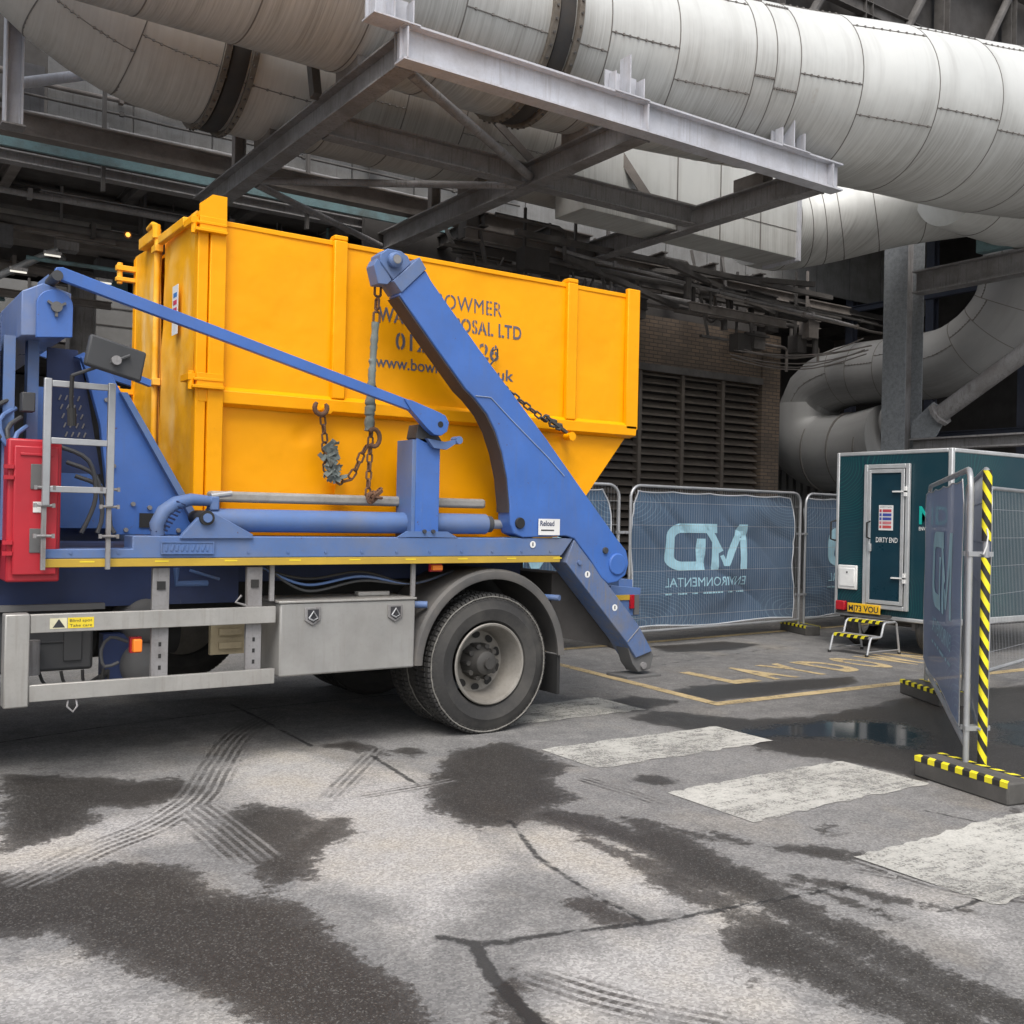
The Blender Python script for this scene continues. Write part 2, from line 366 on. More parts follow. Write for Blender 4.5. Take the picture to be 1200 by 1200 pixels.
for poly in [
  [(0,905),(75,908),(150,915),(215,910),(242,926),(200,941),(172,946),(115,948),(105,966),(60,985),(0,1002)],
  [(-60,1025),(60,1020),(110,1008),(215,1012),(252,1045),(350,1060),(400,1095),(450,1130),(500,1180),(520,1215),(300,1215),(240,1170),(150,1140),(90,1122),(50,1096),(-60,1105)],
  [(500,922),(512,898),(530,880),(600,870),(640,885),(668,897),(650,912),(676,936),(640,948),(612,968),(560,975),(505,950)],
  [(740,958),(800,975),(860,1010),(905,1035),(1000,1085),(1100,1130),(1210,1180),(1210,1215),(1130,1190),(1000,1125),(920,1080),(860,1052),(830,1042),(770,1015),(735,985)],
  [(815,965),(880,985),(950,990),(1012,998),(1000,1012),(920,1000),(840,985)],
  [(712,990),(740,1000),(800,1030),(850,1052),(845,1062),(790,1052),(730,1010)],
  [(840,1090),(870,1072),(900,1068),(960,1100),(985,1130),(1030,1160),(1110,1200),(1130,1225),(1000,1180),(920,1140),(870,1130)],
  [(735,842),(765,832),(880,842),(950,840),(1015,828),(1090,812),(1230,800),(1230,960),(1165,915),(1085,915),(1075,915),(1030,902),(990,892),(920,884),(880,872),(825,858),(775,850)],
  [(783,812),(812,804),(870,800),(935,796),(1000,793),(1000,803),(920,812),(840,822)],
  [(380,875),(410,868),(440,872),(455,885),(420,882)], [(460,880),(480,876),(500,882),(485,888)],
  [(730,915),(770,908),(800,915),(780,923)], [(1000,1100),(1040,1095),(1052,1105),(1030,1112)],
  [(950,970),(975,968),(985,975),(965,979)], [(665,1060),(700,1050),(760,1082),(700,1085)],
  [(600,1140),(610,1165),(640,1200),(600,1220),(585,1180)], [(1170,1060),(1210,1045),(1210,1060)],
  [(700,824),(740,815),(800,822),(760,832),(715,835)], [(760,757),(850,752),(900,755),(860,762),(780,765)],
  [(255,960),(300,935),(350,950),(380,965),(360,1000),(300,1010),(250,990)], [(300,1010),(340,975),(400,955),(410,975),(360,1030),(310,1050)] ]:
    wet = np.maximum(wet, sdf_poly(poly))
for ln_, w__ in [([(640,955),(720,975),(800,1005),(880,1045),(1000,1100),(1210,1195)], .13), ([(690,985),(760,1012),(830,1045),(870,1070)], .07), ([(870,1075),(940,1105),(1030,1150),(1130,1205)], .12), ([(740,960),(830,982),(920,992),(1005,1002)], .04), ([(940,1028),(1040,1052),(1130,1068)], .05)]:
    wet = np.maximum(wet, sdf_line(ln_, w__))
wet = np.maximum(wet, sdf_line([(880,1030),(960,1045),(1050,1078)], .02)); wet = np.maximum(wet, sdf_line([(1060,745),(1300,760)], .12))
damp_shade = sdf_poly([(560,770),(640,792),(690,835),(760,850),(860,872),(1000,900),(1090,925),(1260,985),(1500,760),(1100,660),(700,690),(560,720)])
damp_shade = np.maximum(damp_shade, sdf_poly([(-80,812),(300,800),(500,806),(560,850),(420,872),(200,880),(60,872),(-80,880)]))  # shadow under the lorry, painted in through the same mask as the damp
pud = sdf_poly([(850,858),(900,848),(960,843),(1020,842),(1080,848),(1100,862),(1095,882),(1050,878),(1000,870),(940,866),(890,868)])
pud = np.maximum(pud, sdf_poly([(1150,846),(1230,840),(1230,880),(1170,872)]))
lite = np.full(len(PX), -1.0)
for poly in [[(370,925),(470,905),(520,925),(540,965),(600,1010),(560,1075),(500,1120),(440,1060),(360,1020),(310,990)], [(-40,975),(60,975),(200,930),(250,945),(210,985),(110,1008),(-40,1035)], [(-60,1130),(90,1125),(200,1170),(320,1215),(-60,1215)],
   [(600,985),(660,970),(745,1000),(800,1030),(840,1045),(780,1075),(700,1050),(640,1020)], [(590,1110),(760,1090),(850,1060),(880,1080),(850,1100),(980,1190),(900,1215),(620,1215)], [(560,1110),(600,1075),(700,1080),(600,1105)], [(260,900),(340,880),(430,900),(400,930),(320,960),(270,930)], [(1010,1030),(1210,1090),(1210,1150),(1100,1100)]]:
    lite = np.maximum(lite, sdf_poly(poly))
crack = np.full(len(PX), -1.0)
for ln, wd in [([(540,1107),(600,1102),(665,1092),(760,1082),(840,1067),(920,1052),(1000,1038)], .012), ([(598,962),(630,1005),(690,1045),(762,1082)], .008), ([(515,1098),(555,1105),(600,1105)], .014),
   ([(555,1105),(578,1145),(610,1180),(640,1210)], .022), ([(270,825),(310,845),(365,874)], .010), ([(435,885),(490,920)], .012), ([(760,770),(888,756)], .012), ([(1085,950),(1140,962),(1170,970)], .006),
   ([(0,870),(120,852),(300,830),(480,812)], .006), ([(700,792),(800,775),(960,752)], .01), ([(1180,1040),(1130,1062),(1100,1068)], .006)]:
    crack = np.maximum(crack, sdf_line(ln, wd))
tm = np.full(len(PX), -1.0); tu = np.zeros(len(PX)); tv = np.zeros(len(PX))
for ln, wd in [([(40,1028),(120,992),(180,968),(230,935),(252,900),(280,862),(320,838)], .13), ([(228,950),(260,975),(290,1000)], .15), ([(390,930),(415,905),(440,880)], .08), ([(430,932),(490,922),(525,915)], .06),
   ([(640,1150),(720,1175),(840,1200),(900,1215)], .10), ([(1010,1020),(1100,1035),(1200,1050)], .05), ([(690,915),(740,930),(770,940)], .07), ([(1020,1012),(1110,1040),(1210,1055)], .09)]:
    a, b, c = track(ln, wd); k = a > tm; tm = np.where(k, a, tm); tu = np.where(k, b, tu); tv = np.where(k, c, tv)
me = bpy.data.meshes.new('ground'); nv = len(PX); nf = (nx-1)*(ny-1)
me.vertices.add(nv); me.vertices.foreach_set('co', np.stack([PX, PY, np.zeros(nv)], 1).ravel())
ii, jj = np.meshgrid(np.arange(nx-1), np.arange(ny-1)); b0 = (jj*nx+ii).ravel()
lp = np.stack([b0, b0+1, b0+nx+1, b0+nx], 1).ravel().astype(np.int32)
me.loops.add(nf*4); me.loops.foreach_set('vertex_index', lp); me.polygons.add(nf); me.polygons.foreach_set('loop_start', np.arange(0, nf*4, 4, dtype=np.int32))
me.update(); 
for nm, arr in (('wet', wet), ('pud', pud), ('damp_shade', damp_shade), ('lite', lite), ('crack', crack), ('tm', tm), ('tu', tu), ('tv', tv)):
    at_ = me.attributes.new(nm, 'FLOAT', 'POINT'); at_.data.foreach_set('value', arr.astype(np.float32))
def ground_mat():
    m, t, b = nodes('old_asphalt'); L = t.links.new
    A = lambda n: N(t, 'ShaderNodeAttribute', attribute_name=n).outputs['Fac']
    ss = lambda x, a, bb: ramp(t, math_(t, 'MULTIPLY_ADD', x, 1/(bb-a), -a/(bb-a), clamp=True), [(0, 0), (1, 1)])
    nA = noise_(t, .55, 5, .6); nB = noise_(t, 5, 8, .72); nC = noise_(t, 26, 5, .7); nD = noise_(t, 160, 3, .7)
    vo = N(t, 'ShaderNodeTexVoronoi', Scale=105.0); L(coords(t), vo.inputs['Vector']); cell = vo.outputs['Color']
    sepc = t.nodes.new('ShaderNodeSeparateColor'); L(cell, sepc.inputs[0]); ch = sepc.outputs[0]
    base = mix(t, ramp(t, nA, [(.35, 0), (.65, 1)]), (.165, .162, .158), (.225, .221, .214))
    base = mix(t, math_(t, 'MULTIPLY', ramp(t, nB, [(.42, 0), (.62, 1)]), .45), base, (.28, .272, .258))
    base = mix(t, math_(t, 'MULTIPLY', ramp(t, noise_(t, 1.3, 7, .7), [(.55, 0), (.72, 1)]), .45), base, (.135, .13, .125))
    base = mix(t, math_(t, 'MULTIPLY', ramp(t, noise_(t, .9, 4, .6, coords(t, (1.3, .8, 1))), [(.55, 0), (.75, 1)]), .35), base, (.36, .31, .235))
    nL = noise_(t, 1.1, 5, .65)
    lt = ss(math_(t, 'ADD', A('lite'), math_(t, 'ADD', math_(t, 'MULTIPLY', math_(t, 'SUBTRACT', nL, .5), .9), math_(t, 'MULTIPLY', math_(t, 'SUBTRACT', nB, .5), .3))), -.10, .16)
    base = mix(t, math_(t, 'MULTIPLY', lt, .9), base, mix(t, ramp(t, nL, [(.45, 0), (.7, 1)]), (.40, .388, .372), (.41, .375, .32)))
    spk = ramp(t, ch, [(.0, .62), (.5, .95), (1, 1.4)])
    base = mix(t, .75, base, mix(t, 1.0, base, spk, 'MULTIPLY'))
    base = mix(t, math_(t, 'MULTIPLY', ramp(t, nC, [(.60, 0), (.72, 1)]), .35), base, (.10, .095, .09))
    wn = math_(t, 'ADD', math_(t, 'MULTIPLY', math_(t, 'SUBTRACT', nB, .5), .34), math_(t, 'MULTIPLY', math_(t, 'SUBTRACT', nC, .5), .22))
    nE = noise_(t, 1.6, 4, .6); wn = math_(t, 'ADD', wn, math_(t, 'MULTIPLY', math_(t, 'SUBTRACT', nE, .5), .22))
    wsd = math_(t, 'ADD', A('wet'), wn); wet_ = math_(t, 'ADD', math_(t, 'MULTIPLY', ss(wsd, -.012, .022), .72), math_(t, 'MULTIPLY', ss(wsd, -.05, .12), .28))
    dmp_shade = math_(t, 'MULTIPLY', ss(math_(t, 'ADD', A('damp_shade'), math_(t, 'MULTIPLY', math_(t, 'SUBTRACT', nE, .5), 1.0)), -.15, .25), ramp(t, nB, [(.35, .75), (.65, .40)]))
    base = mix(t, math_(t, 'MULTIPLY', dmp_shade, .85), base, mix(t, 1.0, base, (.52, .51, .505), 'MULTIPLY'))
    # natural damp spots away from the surveyed ones
    sp = ramp(t, noise_(t, 2.1, 7, .68), [(.655, 0), (.675, 1)]); wet_ = math_(t, 'MAXIMUM', wet_, math_(t, 'MULTIPLY', sp, .7))
    # tyre print ribs: dark wet ribs with pale grooves
    rib = math_(t, 'SINE', math_(t, 'ADD', math_(t, 'MULTIPLY', A('tu'), 135), math_(t, 'MULTIPLY', nB, 4))); lug = math_(t, 'SINE', math_(t, 'ADD', math_(t, 'MULTIPLY', A('tv'), 150), math_(t, 'MULTIPLY', A('tu'), 40)))
    rb = math_(t, 'MULTIPLY', ss(rib, -.5, .1), math_(t, 'MULTIPLY_ADD', ss(lug, -.6, .2), .35, .65))
    tmask = math_(t, 'MULTIPLY', ss(math_(t, 'ADD', A('tm'), math_(t, 'MULTIPLY', math_(t, 'SUBTRACT', nB, .5), .12)), -.01, .03), rb)
    tmask = math_(t, 'MULTIPLY', tmask, ramp(t, math_(t, 'ADD', math_(t, 'MULTIPLY', nB, .55), math_(t, 'MULTIPLY', noise_(t, 2.6, 4, .6), .45)), [(.40, .12), (.55, .95)]))
    groove = math_(t, 'MULTIPLY', math_(t, 'MULTIPLY', ss(A('tm'), -.01, .03), math_(t, 'SUBTRACT', 1, rb)), .55)
    wet_ = math_(t, 'MAXIMUM', math_(t, 'MULTIPLY', wet_, math_(t, 'SUBTRACT', 1, groove)), math_(t, 'MULTIPLY', tmask, .95))
    vo2 = N(t, 'ShaderNodeTexVoronoi', Scale=170.0); L(coords(t), vo2.inputs['Vector']); sp2 = t.nodes.new('ShaderNodeSeparateColor'); L(vo2.outputs['Color'], sp2.inputs[0])
    wetc = mix(t, math_(t, 'MULTIPLY', ramp(t, sp2.outputs[0], [(.84, 0), (.97, 1)]), .8), mix(t, .8, mix(t, 1.0, base, (.2, .18, .17), 'MULTIPLY'), (.032, .029, .0265)), (.14, .135, .125))
    col = mix(t, math_(t, 'MULTIPLY', wet_, .93), base, wetc)
    pd = ss(math_(t, 'ADD', A('pud'), math_(t, 'MULTIPLY', wn, 1.3)), .0, .16)
    col = mix(t, pd, col, (.018, .019, .02))
    cr = ss(math_(t, 'ADD', A('crack'), math_(t, 'ADD', math_(t, 'MULTIPLY', math_(t, 'SUBTRACT', nC, .5), .035), math_(t, 'MULTIPLY', math_(t, 'SUBTRACT', nB, .5), .06))), -.010, .002)
    col = mix(t, math_(t, 'MULTIPLY', cr, .92), col, (.03, .029, .028))
    L(col, b.inputs['Base Color']); L(math_(t, 'MAXIMUM', math_(t, 'SUBTRACT', .5, math_(t, 'MULTIPLY', wet_, .25)), math_(t, 'MULTIPLY', pd, .5)), b.inputs['Specular IOR Level'])
    rg = mix(t, wet_, (.85,)*3, (.42,)*3); rg = mix(t, pd, rg, (.09,)*3); L(rg, b.inputs['Roughness'])
    h = math_(t, 'ADD', math_(t, 'MULTIPLY', ch, .5), math_(t, 'MULTIPLY', nD, .5)); h = math_(t, 'MULTIPLY', h, math_(t, 'SUBTRACT', 1, math_(t, 'MULTIPLY', pd, .995)))
    h = math_(t, 'SUBTRACT', h, math_(t, 'MULTIPLY', cr, 3))
    bump(t, b, h, .45, .006); return m
me.materials.append(ground_mat()); me.shade_smooth()
go = bpy.data.objects.new('ground', me); COL.objects.link(go); tag(go, kind='structure')

def marking(name, col, thr):
    m, t, b = nodes(name)
    n = noise_(t, 9, 8, .75); n2 = noise_(t, 1.1, 5, .6); vo = N(t, 'ShaderNodeTexVoronoi', Scale=105.0); t.links.new(coords(t), vo.inputs['Vector'])
    sepc = t.nodes.new('ShaderNodeSeparateColor'); t.links.new(vo.outputs['Color'], sepc.inputs[0])
    f = math_(t, 'ADD', math_(t, 'MULTIPLY', n, .55), math_(t, 'ADD', math_(t, 'MULTIPLY', n2, .35), math_(t, 'MULTIPLY', sepc.outputs[0], .16)))
    drag = noise_(t, 1, 5, .65, coords(t, (1.2, 26, 1))); f = math_(t, 'ADD', f, math_(t, 'MULTIPLY', math_(t, 'SUBTRACT', drag, .5), .30))
    a = ramp(t, f, [(thr-.06, 1), (thr+.08, .22)])
    c = mix(t, ramp(t, n2, [(.35, 0), (.7, 1)]), col, tuple(x*.72 for x in col)); c = mix(t, .5, c, mix(t, 1.0, c, ramp(t, sepc.outputs[0], [(0, .7), (1, 1.2)]), 'MULTIPLY'))
    t.links.new(c, b.inputs['Base Color']); t.links.new(a, b.inputs['Alpha']); b.inputs['Roughness'].default_value = .75; return m
ZEB = marking('worn_white_road_paint', (.54, .53, .485), .57); YLN = marking('worn_yellow_road_paint', (.56, .43, .23), .60)
Z1 = .004
zc = [(4.13, 5.70, 2.40, 3.12), (4.13, 5.70, 3.76, 4.42), (4.13, 5.78, 5.06, 5.66), (4.15, 5.75, 6.42, 7.05)]
for x0, x1, y0, y1 in zc:
    mb = MB(); nn = 26; top = [(x0+(x1-x0)*i/nn, y1+random.uniform(-.022, .022)) for i in range(nn+1)]; bot = [(x0+(x1-x0)*i/nn, y0+random.uniform(-.022, .022)) for i in range(nn+1)]
    for i in range(nn): mb.add([(*bot[i], Z1), (*bot[i+1], Z1), (*top[i+1], Z1), (*top[i], Z1)], [(0,1,2,3)])
    tag(build('road_marking', mb, ZEB), kind='structure')
def road_line(pts, wd, mat=YLN, z=Z1):
    mb = MB()
    for a, b in zip(pts, pts[1:]):
        a, b = Vector((*a, z)), Vector((*b, z)); d = (b-a).normalized(); n = Vector((-d.y, d.x, 0))*wd/2
        mb.add([a-n, b-n, b+n, a+n], [(0,1,2,3)])
    return tag(build('road_marking', mb, mat), kind='structure')
road_line([(6.49, 6.38), (6.62, 8.2), (6.72, 9.76)], .12); road_line([(6.43, 6.33), (9.5, 6.26), (14.5, 6.1)], .13)
road_line([(5.2, 9.70), (8.0, 9.86), (14, 10.2)], .13)
mb = MB()
for k, chr_ in enumerate('LAYDOWN'):
    x = 7.44+k*.56; text_mb(chr_, (x, 7.05, Z1), (1,0,0), (0,1,0), .76, width=.38 if chr_ not in 'WN' else .44, mb=mb, bold=.04)
tag(build('road_lettering', mb, YLN), kind='structure')

# ---------------------------------------------------------------- building behind
bd = thing('brick_building', (13, 15, 0), 'low sooty brick wall with dark louvres under the steelwork', 'building')
LW0, LW1 = 7.5, 16.5
build('wall', MB().box(LW0, LW1, 15.0, 15.3, 4.46, 5.55), BRICK, bd)
build('brick_pier', MB().box(16.5, 17.05, 14.96, 15.5, 0, 5.55), BRICK, bd)
build('lintel', MB().box(LW0, 16.5, 14.93, 14.998, 4.46, 4.60), STEELD, bd, .005)
lv = MB().box(LW0, LW1, 15.32, 15.36, 0, 4.46); build('louvre_backing', lv, DARK, bd)
nb = 8; bw = (LW1-LW0)/nb
for i in range(nb):
    fr = MB(); x0 = LW0+i*bw; fr.box(x0-.04, x0+.04, 14.98, 15.14, 0, 4.455)
    z = .2
    while z < 4.4:
        fr.add([(x0+.04, 15.02, z), (x0+bw-.04, 15.02, z), (x0+bw-.04, 15.2, z+.12), (x0+.04, 15.2, z+.12), (x0+.04, 15.02, z+.018), (x0+bw-.04, 15.02, z+.018), (x0+bw-.04, 15.2, z+.138), (x0+.04, 15.2, z+.138)],
               [(0,1,2,3),(4,7,6,5),(0,4,5,1),(1,5,6,2),(2,6,7,3),(3,7,4,0)]); z += .155
    build('louvre_panel', fr, paint('brown_louvre', (.115, .097, .08), .7, damt=.6, dirt=(.05, .04, .035)), bd)

hall = thing('industrial_hall', (6, 20, 0), 'tall dark industrial hall full of steelwork behind the big pipes', 'building')
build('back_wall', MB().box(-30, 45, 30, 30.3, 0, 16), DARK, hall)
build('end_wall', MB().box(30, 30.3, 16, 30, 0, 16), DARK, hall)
build('roof', MB().box(-30, 45, 22.9, 31, 6.9, 7.2), DARK, hall); build('roof', MB().box(6, 45, 19.5, 22.9, 6.9, 7.2), DARK, hall)  # unseen gap left above the gallery so skylight reaches its front
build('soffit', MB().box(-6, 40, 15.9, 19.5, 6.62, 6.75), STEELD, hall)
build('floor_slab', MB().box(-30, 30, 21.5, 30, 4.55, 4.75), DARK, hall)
cl = MB(); x = 2.65
while x < 30: cl.box(x, x+1.17, 16.0, 16.06, 7.0, 11); x += 1.2
build('facade_cladding', cl, CLAD, hall)
build('facade_low_cladding', MB().box(-8, 2.6, 16.0, 16.06, 7.0, 7.9), CLADK, hall)
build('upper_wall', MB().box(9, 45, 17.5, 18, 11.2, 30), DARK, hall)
fr = MB()
for k in range(9): fr.ibeam((9+k*3.4, 17.2, 11), (9+k*3.4, 17.2, 28), .3, .3)
for k in range(6): fr.ibeam((9, 17.15, 12.5+k*2.6), (40, 17.15, 12.5+k*2.6), .35, .2)
for k in range(9): fr.cyl((9+k*3.4, 17.1, 12.5), (12.4+k*3.4, 17.1, 17.7), .12, 10)
build('upper_bracing', fr, STEELD, hall)
build('gallery_front', MB().box(-10, 9.3, 22, 22.1, 4.95, 6.0), paint('pale_gallery_sheet', (.21,.21,.205), .6, damt=.4, dirt=(.2,.19,.18), streak=True), hall, label='pale grey gallery front')
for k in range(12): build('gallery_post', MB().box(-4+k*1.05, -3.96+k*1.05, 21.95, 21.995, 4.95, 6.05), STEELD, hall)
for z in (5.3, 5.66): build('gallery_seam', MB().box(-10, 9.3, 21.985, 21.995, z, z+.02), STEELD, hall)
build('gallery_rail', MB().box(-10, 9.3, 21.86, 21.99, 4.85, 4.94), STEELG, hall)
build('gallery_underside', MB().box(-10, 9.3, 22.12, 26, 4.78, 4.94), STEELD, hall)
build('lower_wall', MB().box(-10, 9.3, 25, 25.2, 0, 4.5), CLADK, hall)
# lights inside (small lit tubes)
TUBE = emis('lit_fluorescent_tube', (1, .96, .86), .5); LAMP = emis('lit_amber_lamp', (1, .45, .08), 1.3)
for (px, py, lb) in [(62, 299, 'lit fluorescent tube above the grey gallery, near the lorry crossbeam'), (122, 331, 'lit fluorescent tube beside the pale column, left of the yellow skip'), (22, 318, 'lit fluorescent tube at the far left of the dark hall')]:
    p = at(px, py, 'Y', 16.25); o = thing('tube_light', (p.x, p.y, p.z), lb, 'light')
    build('housing', MB().box(p.x-.12, p.x+.12, p.y, p.y+.06, p.z+.02, p.z+.06), STEELG, o); build('tube', MB().cyl((p.x-.11, p.y+.03, p.z), (p.x+.11, p.y+.03, p.z), .014, 8), TUBE, o)
p = at(150, 275, 'Y', 16.2); o = thing('bulkhead_lamp', p, 'small lit amber lamp in the dark hall above the yellow skip', 'lamp')
build('housing', MB().lathe([(.0, .06), (.05, .05), (.06, 0)], p, 16), STEELD, o); build('lens', MB().lathe([(0, -.03), (.02, -.027), (.033, -.008), (.036, 0)], p, 16), LAMP, o)

# overhead steelwork of the hall: every member is a part of the hall frame
sf = thing('hall_steel_frame', (2, 15, 0), 'sooty girders and joists layered under the hall roof', 'steelwork')
def fpart(nm, fn, mat, parent=sf): m_ = MB(); fn(m_); return build(nm, m_, mat, parent)
fpart('girder', lambda m: m.ibeam((-6, 14.6, 6.53), (11.5, 14.6, 6.53), .30, .22, .02, .02), STEELB)
fpart('teal_girder', lambda m: m.bar((-6, 15.3, 6.56), (11, 15.3, 6.56), .06, .24), TEAL)
fpart('grey_girder', lambda m: m.ibeam((-6, 15.85, 6.47), (13, 15.85, 6.47), .16, .2), STEELG)
fpart('crane_rail', lambda m: m.ibeam((-6, 17.4, 6.35), (14, 17.4, 6.35), .35, .25), STEELD)
fpart('pale_tray', lambda m: m.box(-6, 4.0, 18.0, 18.12, 6.2, 6.3), paint('pale_tray', (.4, .39, .37), .6, damt=.5))
fpart('duct_run', lambda m: m.box(-6, 12, 18.4, 18.9, 5.95, 6.2), STEELB)
fpart('duct_run', lambda m: m.box(-6, 6, 19.2, 19.6, 5.75, 6.15), STEELD)
for k in range(10):
    y = 16.4+k*.0
for k in range(16):
    X = -3+k*1.75; fpart('joist', lambda m: m.ibeam((X, 15.95, 6.5), (X, 21.3, 6.5), .22, .14), STEELD if k % 3 else STEELB)
for k in range(6):
    X = .2+k*3.1; fpart('hanger', lambda m: m.bar((X, 15.42, 6.1), (X, 15.42, 7.9), .07, .05), STEELD)
for k, (X, Y) in enumerate([(3.95, 20), (9.5, 20), (-1.2, 20)]):
    fpart('column', lambda m: m.ibeam((X, Y, 0 if k else 4.3), (X, Y, 6.9), .45, .35), STEELG if k == 0 else STEELD)
fpart('column_web', lambda m: m.box(3.55, 3.95, 20.3, 20.4, 4.9, 6.4), CLAD)
for k in range(2):
    y = 14.0+.4*k; z = 6.1-.12*k
    fpart('soffit_joist', lambda m: m.ibeam((8.5, y, z), (16.3, y, z), .2, .14), STEELD if k % 2 else STEELB)
for k in range(7):
    X = 8.8+1.3*k; fpart('cross_joist', lambda m: m.ibeam((X, 13.9, 6.35), (X+.4, 18, 6.35), .22, .14), STEELD)
fpart('back_plate', lambda m: m.box(7.5, 17, 15.6, 15.7, 5.5, 6.6), DARK)
# facade pipes seen between the two big ducts, trays, brackets (group of small service pipes)
srv = [((2.2, 15.9, 7.62), (10.8, 15.9, 7.62), .035), ((2.2, 15.85, 7.4), (10.8, 15.85, 7.4), .02), ((2.3, 15.9, 7.15), (9, 15.9, 7.15), .05), ((-5, 15.7, 7.6), (2.2, 15.7, 7.6), .05), ((-5, 15.8, 7.25), (2.3, 15.8, 7.25), .06),
       ((8.6, 14.4, 5.75), (15, 14.4, 5.75), .06), ((8.6, 14.5, 5.6), (16, 14.5, 5.6), .035), ((-4, 17.0, 5.9), (5, 17.0, 5.9), .07), ((-4, 16.4, 6.15), (9, 16.4, 6.15), .045), ((-4, 19.0, 5.6), (4, 19.0, 5.6), .09),
       ((9.5, 13.9, 5.9), (17.0, 13.4, 5.7), .05), ((10, 13.6, 6.0), (17.2, 13.2, 5.55), .03), ((13, 12.9, 5.55), (17.4, 12.7, 5.35), .025), ((13, 12.8, 5.62), (17.4, 12.6, 5.47), .02)]
for i, (a, b, r_) in enumerate(srv):
    m_ = MB(); P = [Vector(a).lerp(Vector(b), k/12)+Vector((0, 0, random.uniform(-.012, .012))) for k in range(13)]; m_.tube(P, r_, 10)
    for k in (2, 6, 10): m_.box(P[k].x-.03, P[k].x+.03, P[k].y-r_*1.4, P[k].y+r_*1.4, P[k].z-r_*1.4, P[k].z+r_*1.9)
    tag(build('service_pipe', m_, [STEELB, STEELD, STEELG][i % 3], loc=a), 'thin sooty service pipe running along the dark hall under the big ducts', 'pipe', 'service pipes in the dark hall')
# hoses sagging from the soffit and small junction boxes
for i in range(10):
    X = random.uniform(8.8, 15); y = random.uniform(13.9, 14.8); z0 = random.uniform(5.7, 6.1); d_ = random.uniform(.25, .6); m_ = MB()
    m_.tube([(X+.6*k/12, y, z0-d_*math.sin(PI*k/12)) for k in range(13)], .022, 8)
    tag(build('hanging_cable', m_, STEELD, loc=(X, y, z0)), 'dark cable loop sagging from the soffit behind the yellow skip', 'cable', 'sagging cables under the soffit')
for i in range(12):
    X = random.uniform(-1, 8); z = random.choice([6.0, 6.15, 7.3, 7.5]); y = 15.8 if z > 7 else 17.1
    m_ = MB().box(X, X+.18, y, y+.1, z, z+.22); m_.cyl((X+.05, y+.05, z), (X+.05, y+.05, z-.3), .012, 6); m_.cyl((X+.13, y+.05, z+.22), (X+.13, y+.05, z+.6), .012, 6)
    tag(build('junction_box', m_, STEELD if i % 2 else STEELG, bevel=.005, loc=(X, y, z)), 'small grey junction box with conduits on the hall steelwork', 'box', 'junction boxes on the hall')

# ---------------------------------------------------------------- pipe support frame (beams straight off the survey)
pf = thing('pipe_support_frame', (4.75, 9, 0), 'overhead grey I-beam frame with tube braces carrying the big pipes', 'steel frame')
ZB, HB = 6.16, .32
NX = [4.75, 7.86, 10.97]
for i, X in enumerate(NX):
    fpart('cross_beam', lambda m: m.ibeam((X, 9.06, ZB), (X, 15.6 if i < 2 else 17, ZB), HB, .22, .022, .014), STEELG, pf)
    fpart('end_plate', lambda m: m.box(X-.12, X+.12, 9.035, 9.055, ZB-HB/2-.01, ZB+HB/2+.01), STEELG, pf)
fpart('front_beam', lambda m: m.ibeam((4.62, 8.92, ZB+.02), (11.2, 8.92, ZB+.02), HB+.04, .2, .022, .014), paint('pale_grey_steel', (.50, .51, .55), .5, damt=.4, dirt=(.25, .22, .2), streak=True), pf)
PG = MATS['pale_grey_steel']
for X in (4.66, 7.76, 11.0): fpart('stiffener', lambda m: m.box(X-.008, X+.008, 8.815, 9.03, ZB-HB/2+.02, ZB+HB/2), PG, pf)
fpart('mid_beam', lambda m: m.ibeam((4.9, 11.3, ZB), (7.72, 11.3, ZB), .28, .2), STEELG, pf)
fpart('mid_beam', lambda m: m.ibeam((8.0, 11.3, ZB), (10.83, 11.3, ZB), .28, .2), STEELG, pf)
fpart('brace_tube', lambda m: m.cyl((4.9, 9.2, 6.05), (7.75, 11.15, 6.1), .055, 14), STEELG, pf)
fpart('brace_tube', lambda m: m.cyl((4.9, 13.4, 6.05), (7.75, 11.45, 6.05), .05, 14), STEELG, pf)
fpart('brace_tube', lambda m: m.cyl((4.9, 13.6, 6.05), (7.7, 15.4, 6.05), .05, 14), STEELG, pf)
fpart('brace_angle', lambda m: m.bar((8.0, 11.3, 6.3), (7.3, 11.9, 7.3), .09, .09), STEELB, pf)
fpart('brace_angle', lambda m: m.bar((10.2, 11.5, 6.3), (9.7, 12.0, 7.4), .12, .12), STEELB, pf)
fpart('brace_angle', lambda m: m.bar((4.6, 10.9, 6.3), (4.6, 11.2, 7.4), .10, .12), STEELD, pf)
for X in (4.52, 7.50, 10.25):
    def sad(m):
        m.box(X-.22, X+.24, 9.02, 9.04, 6.36, 6.66); m.box(X-.008, X+.01, 8.84, 9.02, 6.36, 6.82); m.box(X+.2, X+.215, 8.84, 8.98, 6.36, 6.6); m.box(X-.2, X-.185, 8.86, 8.98, 6.36, 6.6)
        m.box(X-.24, X+.27, 8.80, 9.06, 6.345, 6.36)
    fpart('pipe_saddle', sad, PG, pf)
for X in (4.75, 7.86, 10.97):
    for Y in (10.2, 12.75): fpart('pipe_shoe', lambda m: m.box(X-.1, X+.1, Y-.28, Y+.28, 6.325, 6.50), STEELB, pf)
for X in (4.75, 7.86): fpart('hanger_post', lambda m: m.ibeam((X, 13.9, 6.33), (X, 13.9, 7.0), .16, .12), STEELB, pf)
